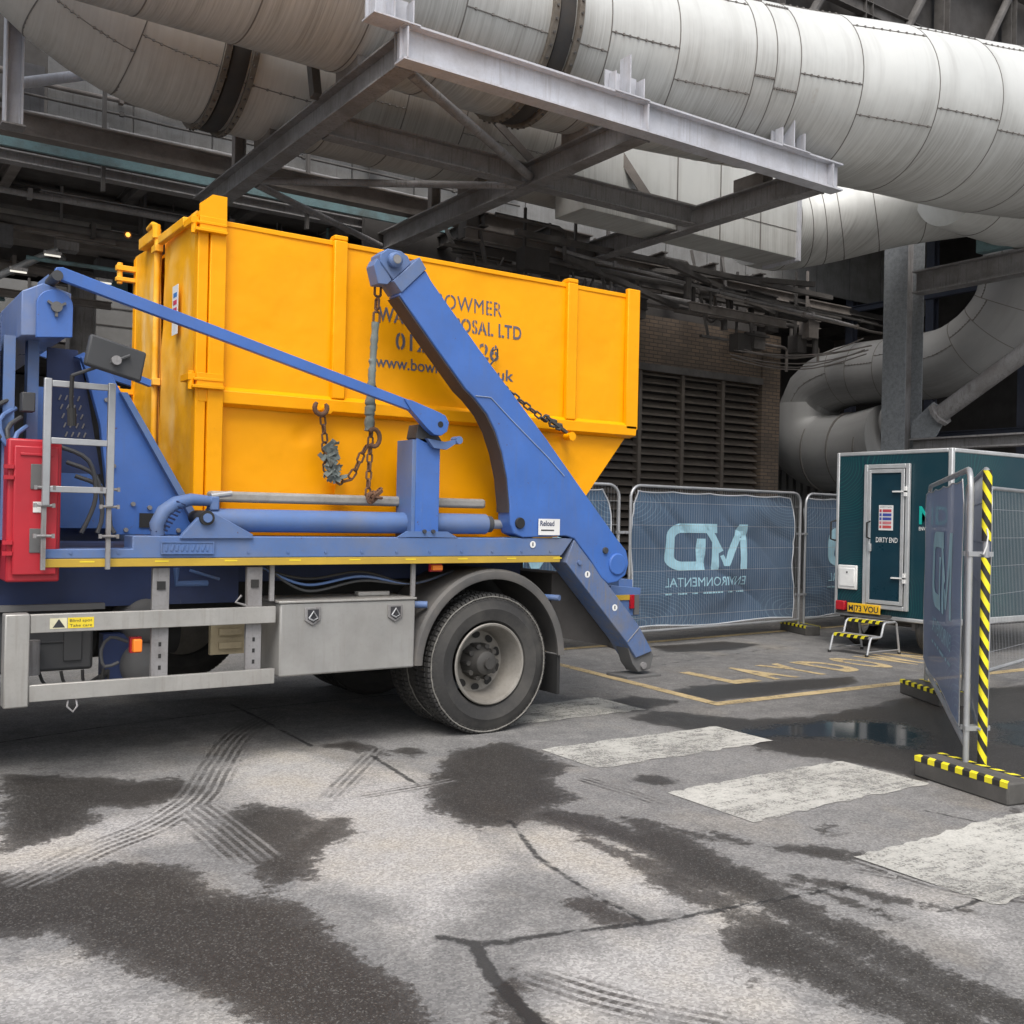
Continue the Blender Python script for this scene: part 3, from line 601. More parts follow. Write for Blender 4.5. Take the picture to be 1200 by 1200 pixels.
# hanging column at the left
hc = thing('steel_column', (1.85, 13.5, 6.1), 'pale grey steel column coming down at the far left above the lorry', 'column')
build('shaft', MB().ibeam((1.85, 13.5, 6.12), (1.85, 13.5, 12), .2, .22), PG, hc); build('end_plate', MB().box(1.72, 1.98, 13.37, 13.63, 6.1, 6.12), STEELG, hc)
m_ = MB().cyl((2.0, 14.2, 6.9), (4.3, 15.4, 8.2), .07, 12); tag(build('brace_tube', m_, PG, loc=(2, 14.2, 6.9)), 'diagonal grey tube rising from the far left column', 'brace')
p0 = at(-6, 325, 'Y', 17); p1 = at(66, 293, 'Y', 17); m_ = MB().tube([p0, p1, p1+Vector((.15, .3, -.05))], .055, 12); tag(build('handrail', m_, GALV, loc=p0), 'grey tubular rail slanting up above the lorry crossbeam', 'rail')

# ---------------------------------------------------------------- big ducts
def ring(m, c, d, r, wd=.03, th=.012, n=40):
    c, d = Vector(c), Vector(d).normalized(); m.tube([c-d*wd/2, c-d*wd/2, c+d*wd/2, c+d*wd/2], [r-.02, r+th, r+th, r-.02], n, caps=False)
def smooth_path(ctrl, step=.35):
    out = []; n = len(ctrl)
    for i in range(n-1):
        p = [Vector(ctrl[max(0, i-1)]), Vector(ctrl[i]), Vector(ctrl[i+1]), Vector(ctrl[min(n-1, i+2)])]
        k = max(1, int((p[2]-p[1]).length/step))
        for j in range(k):
            t = j/k; out.append(.5*((2*p[1])+(p[2]-p[0])*t+(2*p[0]-5*p[1]+4*p[2]-p[3])*t*t+(-p[0]+3*p[1]-3*p[2]+p[3])*t**3))
    out.append(Vector(ctrl[-1])); return out
def duct(name, loc, label, ctrl, radii, mat, seams, bell=(), step=.35, long_ang=(), n=56):
    o = thing(name, loc, label, 'pipe'); P = smooth_path(ctrl, step); S = [0]
    for a, b in zip(P, P[1:]): S.append(S[-1]+(b-a).length)
    cs = [0]; 
    # radius by nearest control arclength
    rr = []
    cl_ = [min(range(len(P)), key=lambda i: (P[i]-Vector(c)).length) for c in ctrl]
    for i in range(len(P)):
        for k in range(len(cl_)-1):
            if cl_[k] <= i <= cl_[k+1]: f_ = (i-cl_[k])/max(1, cl_[k+1]-cl_[k]); rr.append(radii[k]*(1-f_)+radii[k+1]*f_); break
    def pos(s):
        s = max(0, min(S[-1]-1e-6, s))
        for i in range(len(P)-1):
            if S[i] <= s <= S[i+1]:
                f_ = (s-S[i])/(S[i+1]-S[i]); return P[i].lerp(P[i+1], f_), (P[i+1]-P[i]).normalized(), rr[i]*(1-f_)+rr[i+1]*f_
    cuts = sorted(bell); parts = []; s0 = 0
    build('shell', MB().tube(P, rr, n), mat, o)
    for k, s in enumerate(seams):
        m_ = MB(); ln = MB(); c, d, r_ = pos(s); ring(m_, c, d, r_, .014, .004, n); build('ring_seam', m_, SEAM, o)
        s2 = seams[k+1] if k+1 < len(seams) else S[-1]-.05
        for a0 in long_ang:
            a = a0 + (0, .22, -.12, .1)[k % 4]; Q = []
            for j in range(7):
                c, d, r_ = pos(s+(s2-s)*j/6); sx = d.cross(Vector((0,0,1))).normalized(); uz = sx.cross(d); Q.append(c+(sx*math.cos(a)+uz*math.sin(a))*(r_+.002))
            ln.tube(Q, .007, 5)
            for j in range(9):
                c, d, r_ = pos(s+(s2-s)*(j+.5)/9); sx = d.cross(Vector((0,0,1))).normalized(); uz = sx.cross(d); q = c+(sx*math.cos(a)+uz*math.sin(a))*(r_+.004); ln.box(q.x-.012, q.x+.012, q.y-.012, q.y+.012, q.z-.012, q.z+.012)
        if ln.v: build('lap_seam', ln, SEAM, o)
    for s in bell:
        c, d, r_ = pos(s); b_ = MB(); b_.tube([c-d*.12, c-d*.10, c-d*.04, c+d*.04, c+d*.10, c+d*.12], [r_-.02, r_+.03, r_+.045, r_+.045, r_+.03, r_-.02], n, caps=False); bo = build('bellows', b_, BELLOW, o)
        for sg in (-1, 1):
            cc = c+d*sg*.165; f_ = MB(); ring(f_, cc, d, r_, .07, .06, n); fo = build('flange', f_, FLANGE, o)
            bt = MB(); sx = d.cross(Vector((0,0,1))).normalized(); uz = sx.cross(d)
            for q in range(48):
                a = 2*PI*q/48; u_ = sx*math.cos(a)+uz*math.sin(a); bt.cyl(cc+u_*(r_+.05), cc+u_*(r_+.078), .016, 6)
            build('bolts', bt, STEELD, fo)
    return o, pos, S
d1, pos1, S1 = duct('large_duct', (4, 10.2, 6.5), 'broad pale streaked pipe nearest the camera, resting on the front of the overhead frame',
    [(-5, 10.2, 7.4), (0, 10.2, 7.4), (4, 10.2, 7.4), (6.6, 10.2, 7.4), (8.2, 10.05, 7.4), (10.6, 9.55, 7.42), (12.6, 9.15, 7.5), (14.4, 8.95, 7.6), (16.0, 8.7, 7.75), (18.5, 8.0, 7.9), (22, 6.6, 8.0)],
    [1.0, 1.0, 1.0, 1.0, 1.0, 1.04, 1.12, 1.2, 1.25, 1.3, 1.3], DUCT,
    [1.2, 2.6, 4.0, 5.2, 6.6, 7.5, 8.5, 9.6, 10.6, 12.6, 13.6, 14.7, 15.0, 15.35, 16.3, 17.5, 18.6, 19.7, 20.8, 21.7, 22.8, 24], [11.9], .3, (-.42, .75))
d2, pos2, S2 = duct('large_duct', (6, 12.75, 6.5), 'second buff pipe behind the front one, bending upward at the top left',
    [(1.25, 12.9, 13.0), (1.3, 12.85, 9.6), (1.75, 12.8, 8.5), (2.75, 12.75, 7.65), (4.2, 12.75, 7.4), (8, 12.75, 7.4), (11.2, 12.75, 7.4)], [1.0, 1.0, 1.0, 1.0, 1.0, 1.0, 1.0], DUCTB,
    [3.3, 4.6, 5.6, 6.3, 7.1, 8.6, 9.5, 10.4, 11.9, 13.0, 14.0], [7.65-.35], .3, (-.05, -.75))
duct('branch_duct', (16, 9.6, 6), 'short pale duct stub under the end of the front pipe at the right edge', [(15.2, 9.9, 7.25), (16.6, 9.6, 7.3), (18.6, 9.2, 7.3), (21, 8.8, 7.3)], [.75, .95, 1.02, 1.05], DUCT, [.6, 1.9, 3.0], (), .2)
# square transition box and small elbow
tb = thing('duct_box', (13.5, 12.7, 6), 'white rectangular transition box where the rear pipe ends', 'duct')
def zat(px, py, Y): return at(px, py, 'Y', Y)
a = zat(739, 258, 11.75); b = zat(935, 302, 11.75); c_ = zat(937, 228, 11.75)
zb = (a.z+b.z)/2
m_ = MB(); m_.box(a.x-.9, b.x, 11.75, 12.45, zb, 7.9); build('body', m_, DUCT, tb, .01)
m_ = MB(); m_.box(b.x-.05, b.x+.02, 11.70, 12.5, zb-.05, 7.95); build('end_flange', m_, PG, tb, .004)
m_ = MB()
for k in range(1, 4): X = a.x+(b.x-a.x)*k/4; m_.box(X-.01, X+.01, 11.742, 11.749, zb, 7.9)
m_.box(a.x, b.x-.06, 11.742, 11.748, zb+.45, zb+.46); build('seam', m_, SEAM, tb)
duct('elbow_duct', (b.x, 12.7, 6), 'smaller white elbow with rust stains linking the box to the front pipe', [(b.x-.1, 12.62, 6.86), (b.x+.4, 12.55, 6.84), (b.x+1.1, 12.1, 6.95), (b.x+1.9, 11.1, 7.15), (b.x+2.9, 10.3, 7.3)], [.74, .74, .70, .66, .62], DUCT, [.5, .9, 1.25, 1.6, 2.2, 2.9], (), .15)
# pair of struts under the box
o = thing('roof_truss', (13, 13.4, 5.5), 'dark diagonal bracing below the white duct box', 'truss')
for (A_, B_) in [((9, 13.3, 6.05), (16.6, 13.3, 6.05)), ((11.4, 14.4, 6.1), (15.6, 12.9, 6.1)), ((12.0, 13.1, 6.0), (16.8, 14.4, 5.75)), ((10.2, 13.6, 5.9), (13.4, 14.3, 5.6))]:
    build('strut', MB().bar(A_, B_, .09, .09), STEELD, o)
rc = random.Random(11)
for i in range(46):
    X = rc.uniform(8.4, 16.8); Y = rc.uniform(13.4, 14.9); z = rc.uniform(5.15, 6.35); L = rc.uniform(.6, 3.2); k = i % 4; m_ = MB(); mt = rc.choice([STEELD, STEELD, DARK, DARK, STEELB])
    if k == 0: m_.ibeam((X, Y, z), (X+L, Y+rc.uniform(-.1, .1), z), rc.uniform(.1, .22), .1); nm, lb, ct = 'joist', 'short sooty joist in the dark clutter under the roof', 'beam'
    elif k == 1: m_.tube([(X, Y, z), (X+L*.45, Y, z), (X+L*.5, Y, z-.05), (X+L*.5, Y, z-rc.uniform(.2, .7))], rc.uniform(.02, .07), 10); nm, lb, ct = 'bent_pipe', 'sooty bent pipe in the dark clutter under the roof', 'pipe'
    elif k == 2: m_.box(X, X+rc.uniform(.2, .5), Y, Y+.25, z-.2, z+.15); m_.box(X+.05, X+.09, Y+.1, Y+.14, z+.15, 6.6); nm, lb, ct = 'hung_box', 'sooty box hung from the dark roof', 'box'
    else: m_.bar((X, Y, z-.2), (X+rc.uniform(-.2, .2), Y+.3, 6.6), .05, .05); m_.bar((X-.2, Y, z-.2), (X+.5, Y, z-.2), .06, .05); nm, lb, ct = 'hanger_bracket', 'sooty hanger bracket under the dark roof', 'bracket'
    tag(build(nm, m_, mt, loc=(X, Y, z)), lb, ct, ct+' clutter under the roof')
for i in range(40):
    X = rc.uniform(-3, 7.5); Y = rc.uniform(16.3, 20.5); z = rc.uniform(5.1, 6.3); L = rc.uniform(.8, 3.5); k = i % 3; m_ = MB(); mt = rc.choice([STEELD, STEELB, STEELB, CLADK, STEELG, TEAL])
    if k == 0: m_.ibeam((X, Y, z), (X+L, Y, z), rc.uniform(.1, .25), .12); nm, lb, ct = 'joist', 'dim grey brown joist in the hall left of the skip', 'beam'
    elif k == 1: m_.tube([(X, Y, z), (X+L, Y, z), (X+L+.06, Y, z+.06), (X+L+.06, Y, z+.6)], rc.uniform(.02, .08), 10); nm, lb, ct = 'bent_pipe', 'dim bent pipe in the hall left of the skip', 'pipe'
    else: m_.box(X, X+rc.uniform(.15, .6), Y, Y+.25, z-.15, z+.15); m_.box(X+.05, X+.09, Y+.1, Y+.14, z+.15, 6.6); nm, lb, ct = 'hung_box', 'dim box hung in the hall left of the skip', 'box'
    tag(build(nm, m_, mt, loc=(X, Y, z)), lb, ct, ct+' clutter in the hall')

# ---------------------------------------------------------------- right: column frame, descending duct, hopper
cf = thing('steel_column', (17, 12, 0), 'tall flaking grey column behind the site trailer, with girders and a diagonal tube', 'column')
build('flange', MB().box(16.78, 16.80, 11.72, 12.22, 0, 8.2), SPECK, cf); build('web', MB().box(16.80, 17.3, 11.95, 11.99, 0, 8.2), STEELG, cf); build('rear_flange', MB().box(17.3, 17.32, 11.72, 12.22, 0, 8.2), SPECK, cf)
build('girder', MB().ibeam((17.05, 11.70, 6.12), (17.05, 4, 6.12), .42, .3, .03, .02), STEELG, cf)
build('tie_beam', MB().ibeam((17.05, 11.70, 3.08), (17.05, 4, 3.08), .22, .3, .03, .02), STEELG, cf)
build('gusset', MB().prism([(11.7, 3.2), (11.7, 3.5), (11.25, 3.85), (10.95, 3.6), (11.2, 3.2)], 16.97, 17.0, 'X'), SPECK, cf)
build('diagonal_tube', MB().cyl((16.98, 11.1, 3.62), (16.98, 5, 7.3), .16, 20), STEELG, cf)
build('tube_flange', MB().cyl((16.98, 11.15, 3.59), (16.98, 11.09, 3.63), .24, 8), STEELG, cf)
build('teal_bracket', MB().box(16.7, 16.9, 9.2, 10.3, 6.36, 6.62), TEAL, cf)
m_ = MB(); 
for k in range(14): m_.box(16.99, 17.03, 10.2+.07*k-.02, 10.2+.07*k, 6.0, 6.05)
dz = 4.9
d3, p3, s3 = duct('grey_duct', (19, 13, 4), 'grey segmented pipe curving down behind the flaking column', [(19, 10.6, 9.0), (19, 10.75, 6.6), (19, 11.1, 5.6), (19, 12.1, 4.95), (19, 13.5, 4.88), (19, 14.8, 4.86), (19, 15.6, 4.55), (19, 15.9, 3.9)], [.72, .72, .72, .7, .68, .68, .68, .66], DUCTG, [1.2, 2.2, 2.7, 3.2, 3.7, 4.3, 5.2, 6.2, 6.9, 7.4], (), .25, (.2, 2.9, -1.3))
hp = thing('duct_hopper', (19, 15.4, 2.4), 'grey boxy fan hopper at the foot of the curving pipe', 'hopper')
m_ = MB().tube(smooth_path([(19, 16.0, 4.3), (19, 15.95, 3.7), (19, 15.5, 3.25), (19, 14.6, 3.15), (19, 13.6, 3.3)], .2), .86, 32); build('body', m_, DUCTG, hp)
for yy_ in (15.3, 14.6, 13.9): m_ = MB(); ring(m_, (19, yy_, 3.17), (0, 1, 0), .87, .03, .012, 32); build('ring_seam', m_, SEAM, hp)
build('inlet', MB().tube([(18.9, 13.1, 3.75), (18.9, 13.5, 3.75)], [.45, .45], 28), DUCTG, hp)
rw = thing('corrugated_wall', (19, 15.5, 0), 'grey corrugated sheet wall between the louvres and the site trailer', 'wall')
m_ = MB(); y = 11.9
while y < 18: m_.box(19.6, 19.7, y, y+.12, 0, 2.85); m_.box(19.7, 19.74, y+.12, y+.22, 0, 2.85); y += .22
build('sheet', m_, CLAD, rw); build('cap_rail', MB().box(19.5, 19.75, 11.9, 18, 2.86, 2.98), STEELG, rw)
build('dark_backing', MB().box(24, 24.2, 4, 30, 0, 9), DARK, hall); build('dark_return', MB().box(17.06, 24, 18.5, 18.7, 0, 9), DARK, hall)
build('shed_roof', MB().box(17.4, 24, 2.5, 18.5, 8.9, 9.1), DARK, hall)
g_ = MB()
for k in range(7): g_.ibeam((21, 3+k*2.2, 0), (21, 3+k*2.2, 8.9), .2, .2)
for k in range(5): g_.ibeam((20.9, 3, 2+k*1.6), (20.9, 17, 2+k*1.6), .15, .12)
build('dark_lattice', g_, paint('blueish_dark_steel', (.05, .06, .09), .7), hall)
m_ = MB()
for k in range(6): m_.tube([(16.7-1.5*q/8, 12.4+2.1*q/8+.04*k, 5.0+.05*k*math.sin(2+k)-.14*math.sin(PI*q/8)*(1+.3*k)) for q in range(9)], .012, 6)
tag(build('cable_bundle', m_, STEELB, loc=(16.6, 12.4, 4.9)), 'bundle of loose cables meeting the flaking column', 'cables')

# ---------------------------------------------------------------- fences
def panel_geo(A, B, name, label, amp=1.3, zb=.16, zt=2.0, banner=None, mirror=True, wires=True, group='temporary fence panels', sag=.02, seed=0, r=.019, logo=True):
    A, B = Vector((*A, 0)), Vector((*B, 0)); d = (B-A); L = d.length; d.normalize(); n = Vector((d.y, -d.x, 0))
    if n.dot(-A) < 0: n = -n                       # towards the camera side
    o = thing(name, A, label, 'fence', group); rc = .16
    def W(u, z, off=0): return A+d*u+Vector((0, 0, z))+n*off
    P = [W(0, .05)]+[W(0, z) for z in np.linspace(zb, zt-rc, 4)]
    P += [W(rc-rc*math.cos(a), zt-rc+rc*math.sin(a)) for a in np.linspace(.2, PI/2, 6)]
    P += [W(u, zt) for u in np.linspace(rc+.1, L-rc-.1, 4)]
    P += [W(L-rc+rc*math.sin(a), zt-rc+rc*math.cos(a)) for a in np.linspace(0, PI/2-.2, 6)]+[W(L, z) for z in np.linspace(zt-rc, zb, 4)]+[W(L, .05)]
    m_ = MB(); m_.tube(P, r, 12); m_.cyl(W(0, zb+.03), W(L, zb+.03), r*.95, 12); build('frame', m_, GALV, o)
    if wires:
        m_ = MB(); k = 0; u = .03
        while u < L: m_.tube([W(u, zb+.03), W(u, zt-.01)], .0015, 4, False); u += .045
        for z in np.linspace(zb+.2, zt-.2, 6): m_.tube([W(0, z), W(L, z)], .0022, 4, False)
        build('wire_mesh', m_, GALV, o)
    if banner:
        rs = random.Random(seed); ox = rs.uniform(0, 50)
        def disp(u, z):
            e = .5+.5*math.sin(PI*min(1, max(0, u/L)))
            q = mnoise.noise(Vector((u*1.1+z*.9+ox, z*1.6-u*.5, 0)))*.045 + abs(mnoise.noise(Vector((u*1.5+z*1.4+ox, z*.8-u*.9, 3))))*.04 + (1-min(1, 9*abs(mnoise.noise(Vector((u*.8+z*1.1+ox, z*.5-u*.35, 11))))))*.022 + mnoise.noise(Vector((u*9+ox, z*5, 7)))*.006
            return .03+q*e*amp+.02*amp
        bz0, bz1, bu0, bu1 = zb+(.14 if banner == 'front' else .06), zt-.06, .09, L-.06
        nu, nz = 110, 60; V = []; UVs = []
        for j in range(nz+1):
            for i in range(nu+1):
                fu, fz = i/nu, j/nz; cut = .07
                u = bu0+(bu1-bu0)*fu; z = bz0+(bz1-bz0)*fz
                z -= .016*abs(math.sin(fu*PI*4.5))*(fz > .97); z += .02*math.sin(fu*9+ox)*(1-fz)**3
                u += .025*math.sin(fz*11+ox)*(1 if fu > .5 else -1)*abs(2*fu-1)**6
                if fz > .9 and fu < .05: u += (fz-.9)*.9*(1-fu/.05)
                if fz > .9 and fu > .95: u -= (fz-.9)*.9*(1-(1-fu)/.05)
                V.append(W(u, z, -disp(u, z)*(-1 if banner == 'front' else 1))); UVs.append((fu, fz))
        me = bpy.data.meshes.new('banner'); off = Vector(o.location)
        Fc = [(j*(nu+1)+i, j*(nu+1)+i+1, (j+1)*(nu+1)+i+1, (j+1)*(nu+1)+i) for j in range(nz) for i in range(nu)]
        me.from_pydata([v-off for v in V], [], Fc); uv = me.uv_layers.new(name='UVMap')
        for lp_ in me.loops: uv.data[lp_.index].uv = UVs[lp_.vertex_index]
        me.materials.append(BANNER if seed < 10 else BANK); me.shade_smooth(); bo = bpy.data.objects.new('banner', me); COL.objects.link(bo); bo.parent = o
        # hem
        h = MB(); ed = [V[i] for i in range(nu+1)]+[V[j*(nu+1)+nu] for j in range(1, nz+1)]+[V[nz*(nu+1)+i] for i in range(nu-1, -1, -1)]+[V[j*(nu+1)] for j in range(nz-1, 0, -1)]
        h.tube(ed, .009 if seed < 10 else .004, 5, closed=True); build('hem', h, paint('white_hem', (.6, .63, .66), .7) if seed < 10 else GALV, bo)
        # print: MD logo + words, wrapped on the banner, camera side
        if not logo: return o
        bm = bmesh.new()
        def addpoly(pts):
            vs = [bm.verts.new((x, y, 0)) for x, y in pts]; bm.faces.new(vs)
        K = []
        # logo coords: x 0..1 reading direction left to right, y 0..1
        addpoly([(0, 0), (.085, 0), (.085, .66), (.0, 1)]); addpoly([(0, 1), (.085, .66), (.235, .08), (.30, .08), (.255, .34), (.11, 1)])
        addpoly([(.235, .08), (.30, .08), (.345, .30), (.30, .33), (.268, .2)]); addpoly([(.36, 0), (.445, 0), (.445, .60), (.36, .38)]); addpoly([(.30, .42), (.36, .36), (.52, .8), (.52, 1), (.40, .78)])
        def arc(cx, cy, rx, ry, a0, a1, k=8): return [(cx+rx*math.cos(a0+(a1-a0)*i/k), cy+ry*math.sin(a0+(a1-a0)*i/k)) for i in range(k+1)]
        addpoly([(.37, 1), (.37, .80), (.80, .80), (.80, 1)][::-1]); o1 = arc(.80, .70, .2, .30, PI/2, 0); i1 = arc(.80, .68, .095, .12, 0, PI/2); addpoly((o1+i1)[::-1])
        addpoly([(1, .70), (.895, .68), (.895, .30), (1, .28)]); o2 = arc(.80, .28, .2, .28, 0, -PI/2); i2 = arc(.80, .31, .095, .12, -PI/2, 0); addpoly((o2+i2)[::-1])
        addpoly([(.80, 0), (.80, .19), (.63, .19), (.63, .68), (.53, .68), (.53, 0)])
        LW, LH, lx, lz = 1.60*L/3.4, .61, L*.44, .93
        for v in bm.verts: v.co.x = v.co.x*LW-LW/2; v.co.y = v.co.y*LH
        def addtext(s, x, y, h, width):
            tv_, tf_ = text2d(s); x0 = min(q[0] for q in tv_); x1 = max(q[0] for q in tv_); kx = width/(x1-x0)
            vs = [bm.verts.new(((q[0]-x0)*kx+x, q[1]*h/.73+y, 0)) for q in tv_]
            for f_ in tf_:
                try: bm.faces.new([vs[i] for i in f_])
                except ValueError: pass
        addtext('ENVIRONMENTAL', -LW/2, -.21, .125, LW)
        xq = -LW/2; rq = random.Random(4)
        while xq < LW/2-.03:
            wq = rq.uniform(.02, .07); addpoly([(xq, -.31), (min(LW/2, xq+wq), -.31), (min(LW/2, xq+wq), -.287), (xq, -.287)]); xq += wq+rq.choice([.012, .012, .1])
        for kx in np.arange(-1, 1, .06):
            bmesh.ops.bisect_plane(bm, geom=bm.verts[:]+bm.edges[:]+bm.faces[:], plane_co=(kx, 0, 0), plane_no=(1,0,0))
        for ky in np.arange(-.5, .8, .06):
            bmesh.ops.bisect_plane(bm, geom=bm.verts[:]+bm.edges[:]+bm.faces[:], plane_co=(0, ky, 0), plane_no=(0,1,0))
        sgn = -1 if mirror else 1
        # does +d run to the right seen from the camera?
        px_ = lambda p: (p-C).dot(_r)/(p-C).dot(_f)
        rt = 1 if px_(B) > px_(A) else -1
        for v in bm.verts:
            u = lx+v.co.x*sgn*rt; z = lz+v.co.y
            v.co = W(u, z, -disp(u, z)*(-1 if banner == 'front' else 1)+.006)-off
        me = bpy.data.meshes.new('logo_print'); bm.to_mesh(me); bm.free(); me.materials.append(LOGO); lo = bpy.data.objects.new('logo_print', me); COL.objects.link(lo); lo.parent = bo
    return o
def foot(c, ang, label, L=.72, W_=.23, H=.13):
    c = Vector((*c, 0)); d = Vector((math.cos(ang), math.sin(ang), 0)); n = Vector((-d.y, d.x, 0)); o = thing('concrete_block', c, label, 'fence block', 'fence foot blocks')
    m_ = MB(); m_.obox(c+Vector((0,0,H/2)), d*L/2, n*W_/2, Vector((0,0,H/2))); build('block', m_, CONC, o, .012)
    for s_ in (-1, 1):
        a_ = MB(); b_ = MB(); k = 0; t0 = -L/2
        while t0 < L/2-.02:
            mm = a_ if k % 2 == 0 else b_; t1 = min(L/2, t0+.055)
            q = [c+d*t0+n*s_*(W_/2+.002), c+d*t1+n*s_*(W_/2+.002)]
            top = [c+d*(t0+.03)+n*s_*(W_/2-.045), c+d*(min(L/2, t1+.03))+n*s_*(W_/2-.045)]
            mm.add([q[0]+Vector((0,0,H-.03)), q[1]+Vector((0,0,H-.03)), q[1]+Vector((0,0,H+.002)), q[0]+Vector((0,0,H+.002)), top[1]+Vector((0,0,H+.003)), top[0]+Vector((0,0,H+.003))], [(0,1,2,3), (3,2,4,5)])
            t0 = t1; k += 1
        to = build('tape_strip', b_, TAPEK, o); build('tape_bands', a_, TAPEY, to)
    return o
def clamp(p, d, label, w=.1):
    m_ = MB(); d = Vector(d).normalized(); p = Vector(p); m_.bar(p-d*w, p+d*w, .012, .03); m_.bar(p-d*w+Vector((-d.y, d.x, 0))*.045, p+d*w+Vector((-d.y, d.x, 0))*.045, .012, .03)
    m_.cyl(p+Vector((d.y, -d.x, 0))*.03, p-Vector((d.y, -d.x, 0))*.07, .008, 8)
    return tag(build('steel_clamp', m_, GALV, loc=p), label, 'clamp', 'fence clamps')
pA0, pA1 = (8.26, 9.57), (11.65, 9.80)
panel_geo(pA0, pA1, 'mesh_fence', 'fence panel with blue banner whose whole reversed logo shows, behind the lorry legs', banner='back', seed=1)
panel_geo((11.80, 9.83), (15.2, 10.2), 'mesh_fence', 'fence panel with blue banner half hidden by the teal trailer', banner='back', seed=2)
panel_geo((8.10, 9.60), (4.7, 9.9), 'mesh_fence', 'fence panel with blue banner mostly hidden behind the lorry lifting arm', banner='back', seed=3)
foot((11.72, 9.83), rad(70), 'hazard taped fence block between the reversed logo banner and the teal trailer')
foot((8.18, 9.6), rad(70), 'fence block at the left end of the reversed logo banner')
for z, lb in ((1.42, 'upper'), (.55, 'lower')): clamp((11.72, 9.80, z), (1, .1, 0), lb+' steel clamp joining the two fence panels left of the trailer')
clamp((8.18, 9.58, 1.42), (1, 0, 0), 'steel clamp on the fence posts just right of the lorry arm')
# near pair
panel_geo((5.93, 3.66), (8.66, 5.76), 'mesh_fence', 'nearest fence panel at the right, seen at a steep angle with grey blue banner', amp=.12, banner='front', wires=False, seed=11, zb=.2, zt=1.95)
panel_geo((6.0, 3.595), (8.90, 5.53), 'mesh_fence', 'fence panel seen edge on, its post wrapped in hazard tape', amp=.15, logo=False, banner='back', seed=12, zb=.2, zt=1.95)
panel_geo((9.05, 5.42), (12.35, 6.2), 'mesh_fence', 'bare wire mesh fence panel in front of the trailer side', zb=.2, zt=1.95)
foot((5.83, 3.55), rad(78), 'nearest hazard taped fence block under the taped post')
foot((8.42, 5.55), rad(62), 'hazard taped fence block at the far end of the nearest panel')
foot((6.62, 3.05), rad(20), 'hazard taped fence block at the very right edge')
# hazard tape wound on the post: a helix of bands on the tube
for (z0, z1, lb) in ((.12, 1.40, 'lower'), (1.50, 1.94, 'upper')):
    base = MB(); yl = MB(); cx, cy = 6.0, 3.595; r0 = .0265
    base.tube([(cx, cy, z0), (cx, cy, z1)], r0, 20); o = tag(build('hazard_tape', base, TAPEK, loc=(cx, cy, z0)), lb+' length of yellow and black tape on the right fence post', 'tape')
    z = z0
    while z < z1-.07:
        for q in range(20):
            a0, a1 = 2*PI*q/20, 2*PI*(q+1)/20; zz = lambda a: z-.05*math.sin(a+2.61)
            pts = []
            for a, top in ((a0, 0), (a1, 0), (a1, 1), (a0, 1)):
                zv = min(z1, max(z0, zz(a)+top*.058+.04)); pts.append((cx+(r0+.0015)*math.cos(a), cy+(r0+.0015)*math.sin(a), zv))
            yl.add(pts, [(0,1,2,3)])
        z += .118
    build('yellow_bands', yl, TAPEY, o)
for z, lb in ((1.42, 'upper'), (.34, 'lower')):
    clamp((5.98, 3.618, z), (.9, -.4, 0), lb+' clamp holding the two nearest fence posts', .085)
m_ = MB(); m_.tube([(5.975, 3.575, 1.58), (5.978, 3.57, 1.53), (5.972, 3.575, 1.47), (5.965, 3.59, 1.42)], .005, 6); tag(build('cable_tie', m_, WHITE, loc=(5.975, 3.575, 1.42)), 'white tie hanging at the upper clamp of the taped post', 'tie')

# ---------------------------------------------------------------- site trailer
TX, TY0, TY1, TZ0, TZ1 = 11.0, 7.03, 8.66, .40, 2.50; TL = 3.6
tr = thing('site_trailer', (TX, 7.8, 0), 'dark teal decontamination trailer with white framed door', 'trailer')
def uvbox(name, pts, mat, parent, th=.02, nrm=(-1, 0, 0)):
    off = origin(parent); n_ = Vector(nrm); me = bpy.data.meshes.new(name); P4 = [Vector(p) for p in pts]; B4 = [p-n_*th for p in P4]
    me.from_pydata([p-off for p in P4+B4], [], [(0,1,2,3), (7,6,5,4), (0,4,5,1), (1,5,6,2), (2,6,7,3), (3,7,4,0)]); uv = me.uv_layers.new(name='UVMap')
    L_ = (P4[1]-P4[0]).length/(P4[3]-P4[0]).length; c4 = [(0,0), (L_,0), (L_,1), (0,1)]
    for lp_ in me.loops: uv.data[lp_.index].uv = c4[lp_.vertex_index % 4]
    me.materials.append(mat); o = bpy.data.objects.new(name, me); COL.objects.link(o); o.parent = parent; return o
uvbox('end_panel', [(TX, TY1-.03, TZ0+.05), (TX, TY0+.03, TZ0+.05), (TX, TY0+.03, TZ1-.05), (TX, TY1-.03, TZ1-.05)], TRL, tr, .03, (-1, 0, 0))
uvbox('side_panel', [(TX+.03, TY0, TZ0+.05), (TX+TL, TY0, TZ0+.05), (TX+TL, TY0, TZ1-.05), (TX+.03, TY0, TZ1-.05)], TRL, tr, .03, (0, -1, 0))
build('side_panel', MB().box(TX+.03, TX+TL, TY1-.03, TY1, TZ0+.05, TZ1-.05), TRLD, tr); build('end_panel', MB().box(TX+TL-.03, TX+TL, TY0+.04, TY1-.04, TZ0+.05, TZ1-.05), TRLD, tr)
build('roof', MB().box(TX+.02, TX+TL-.02, TY0+.02, TY1-.02, TZ1-.03, TZ1-.005), WHITE, tr); build('floor', MB().box(TX+.05, TX+TL-.05, TY0+.05, TY1-.05, TZ0-.02, TZ0+.04), STEELD, tr)
ta = paint('trailer_aluminium_trim', (.55, .56, .56), .4, metal=.4, damt=.2)
e = .05
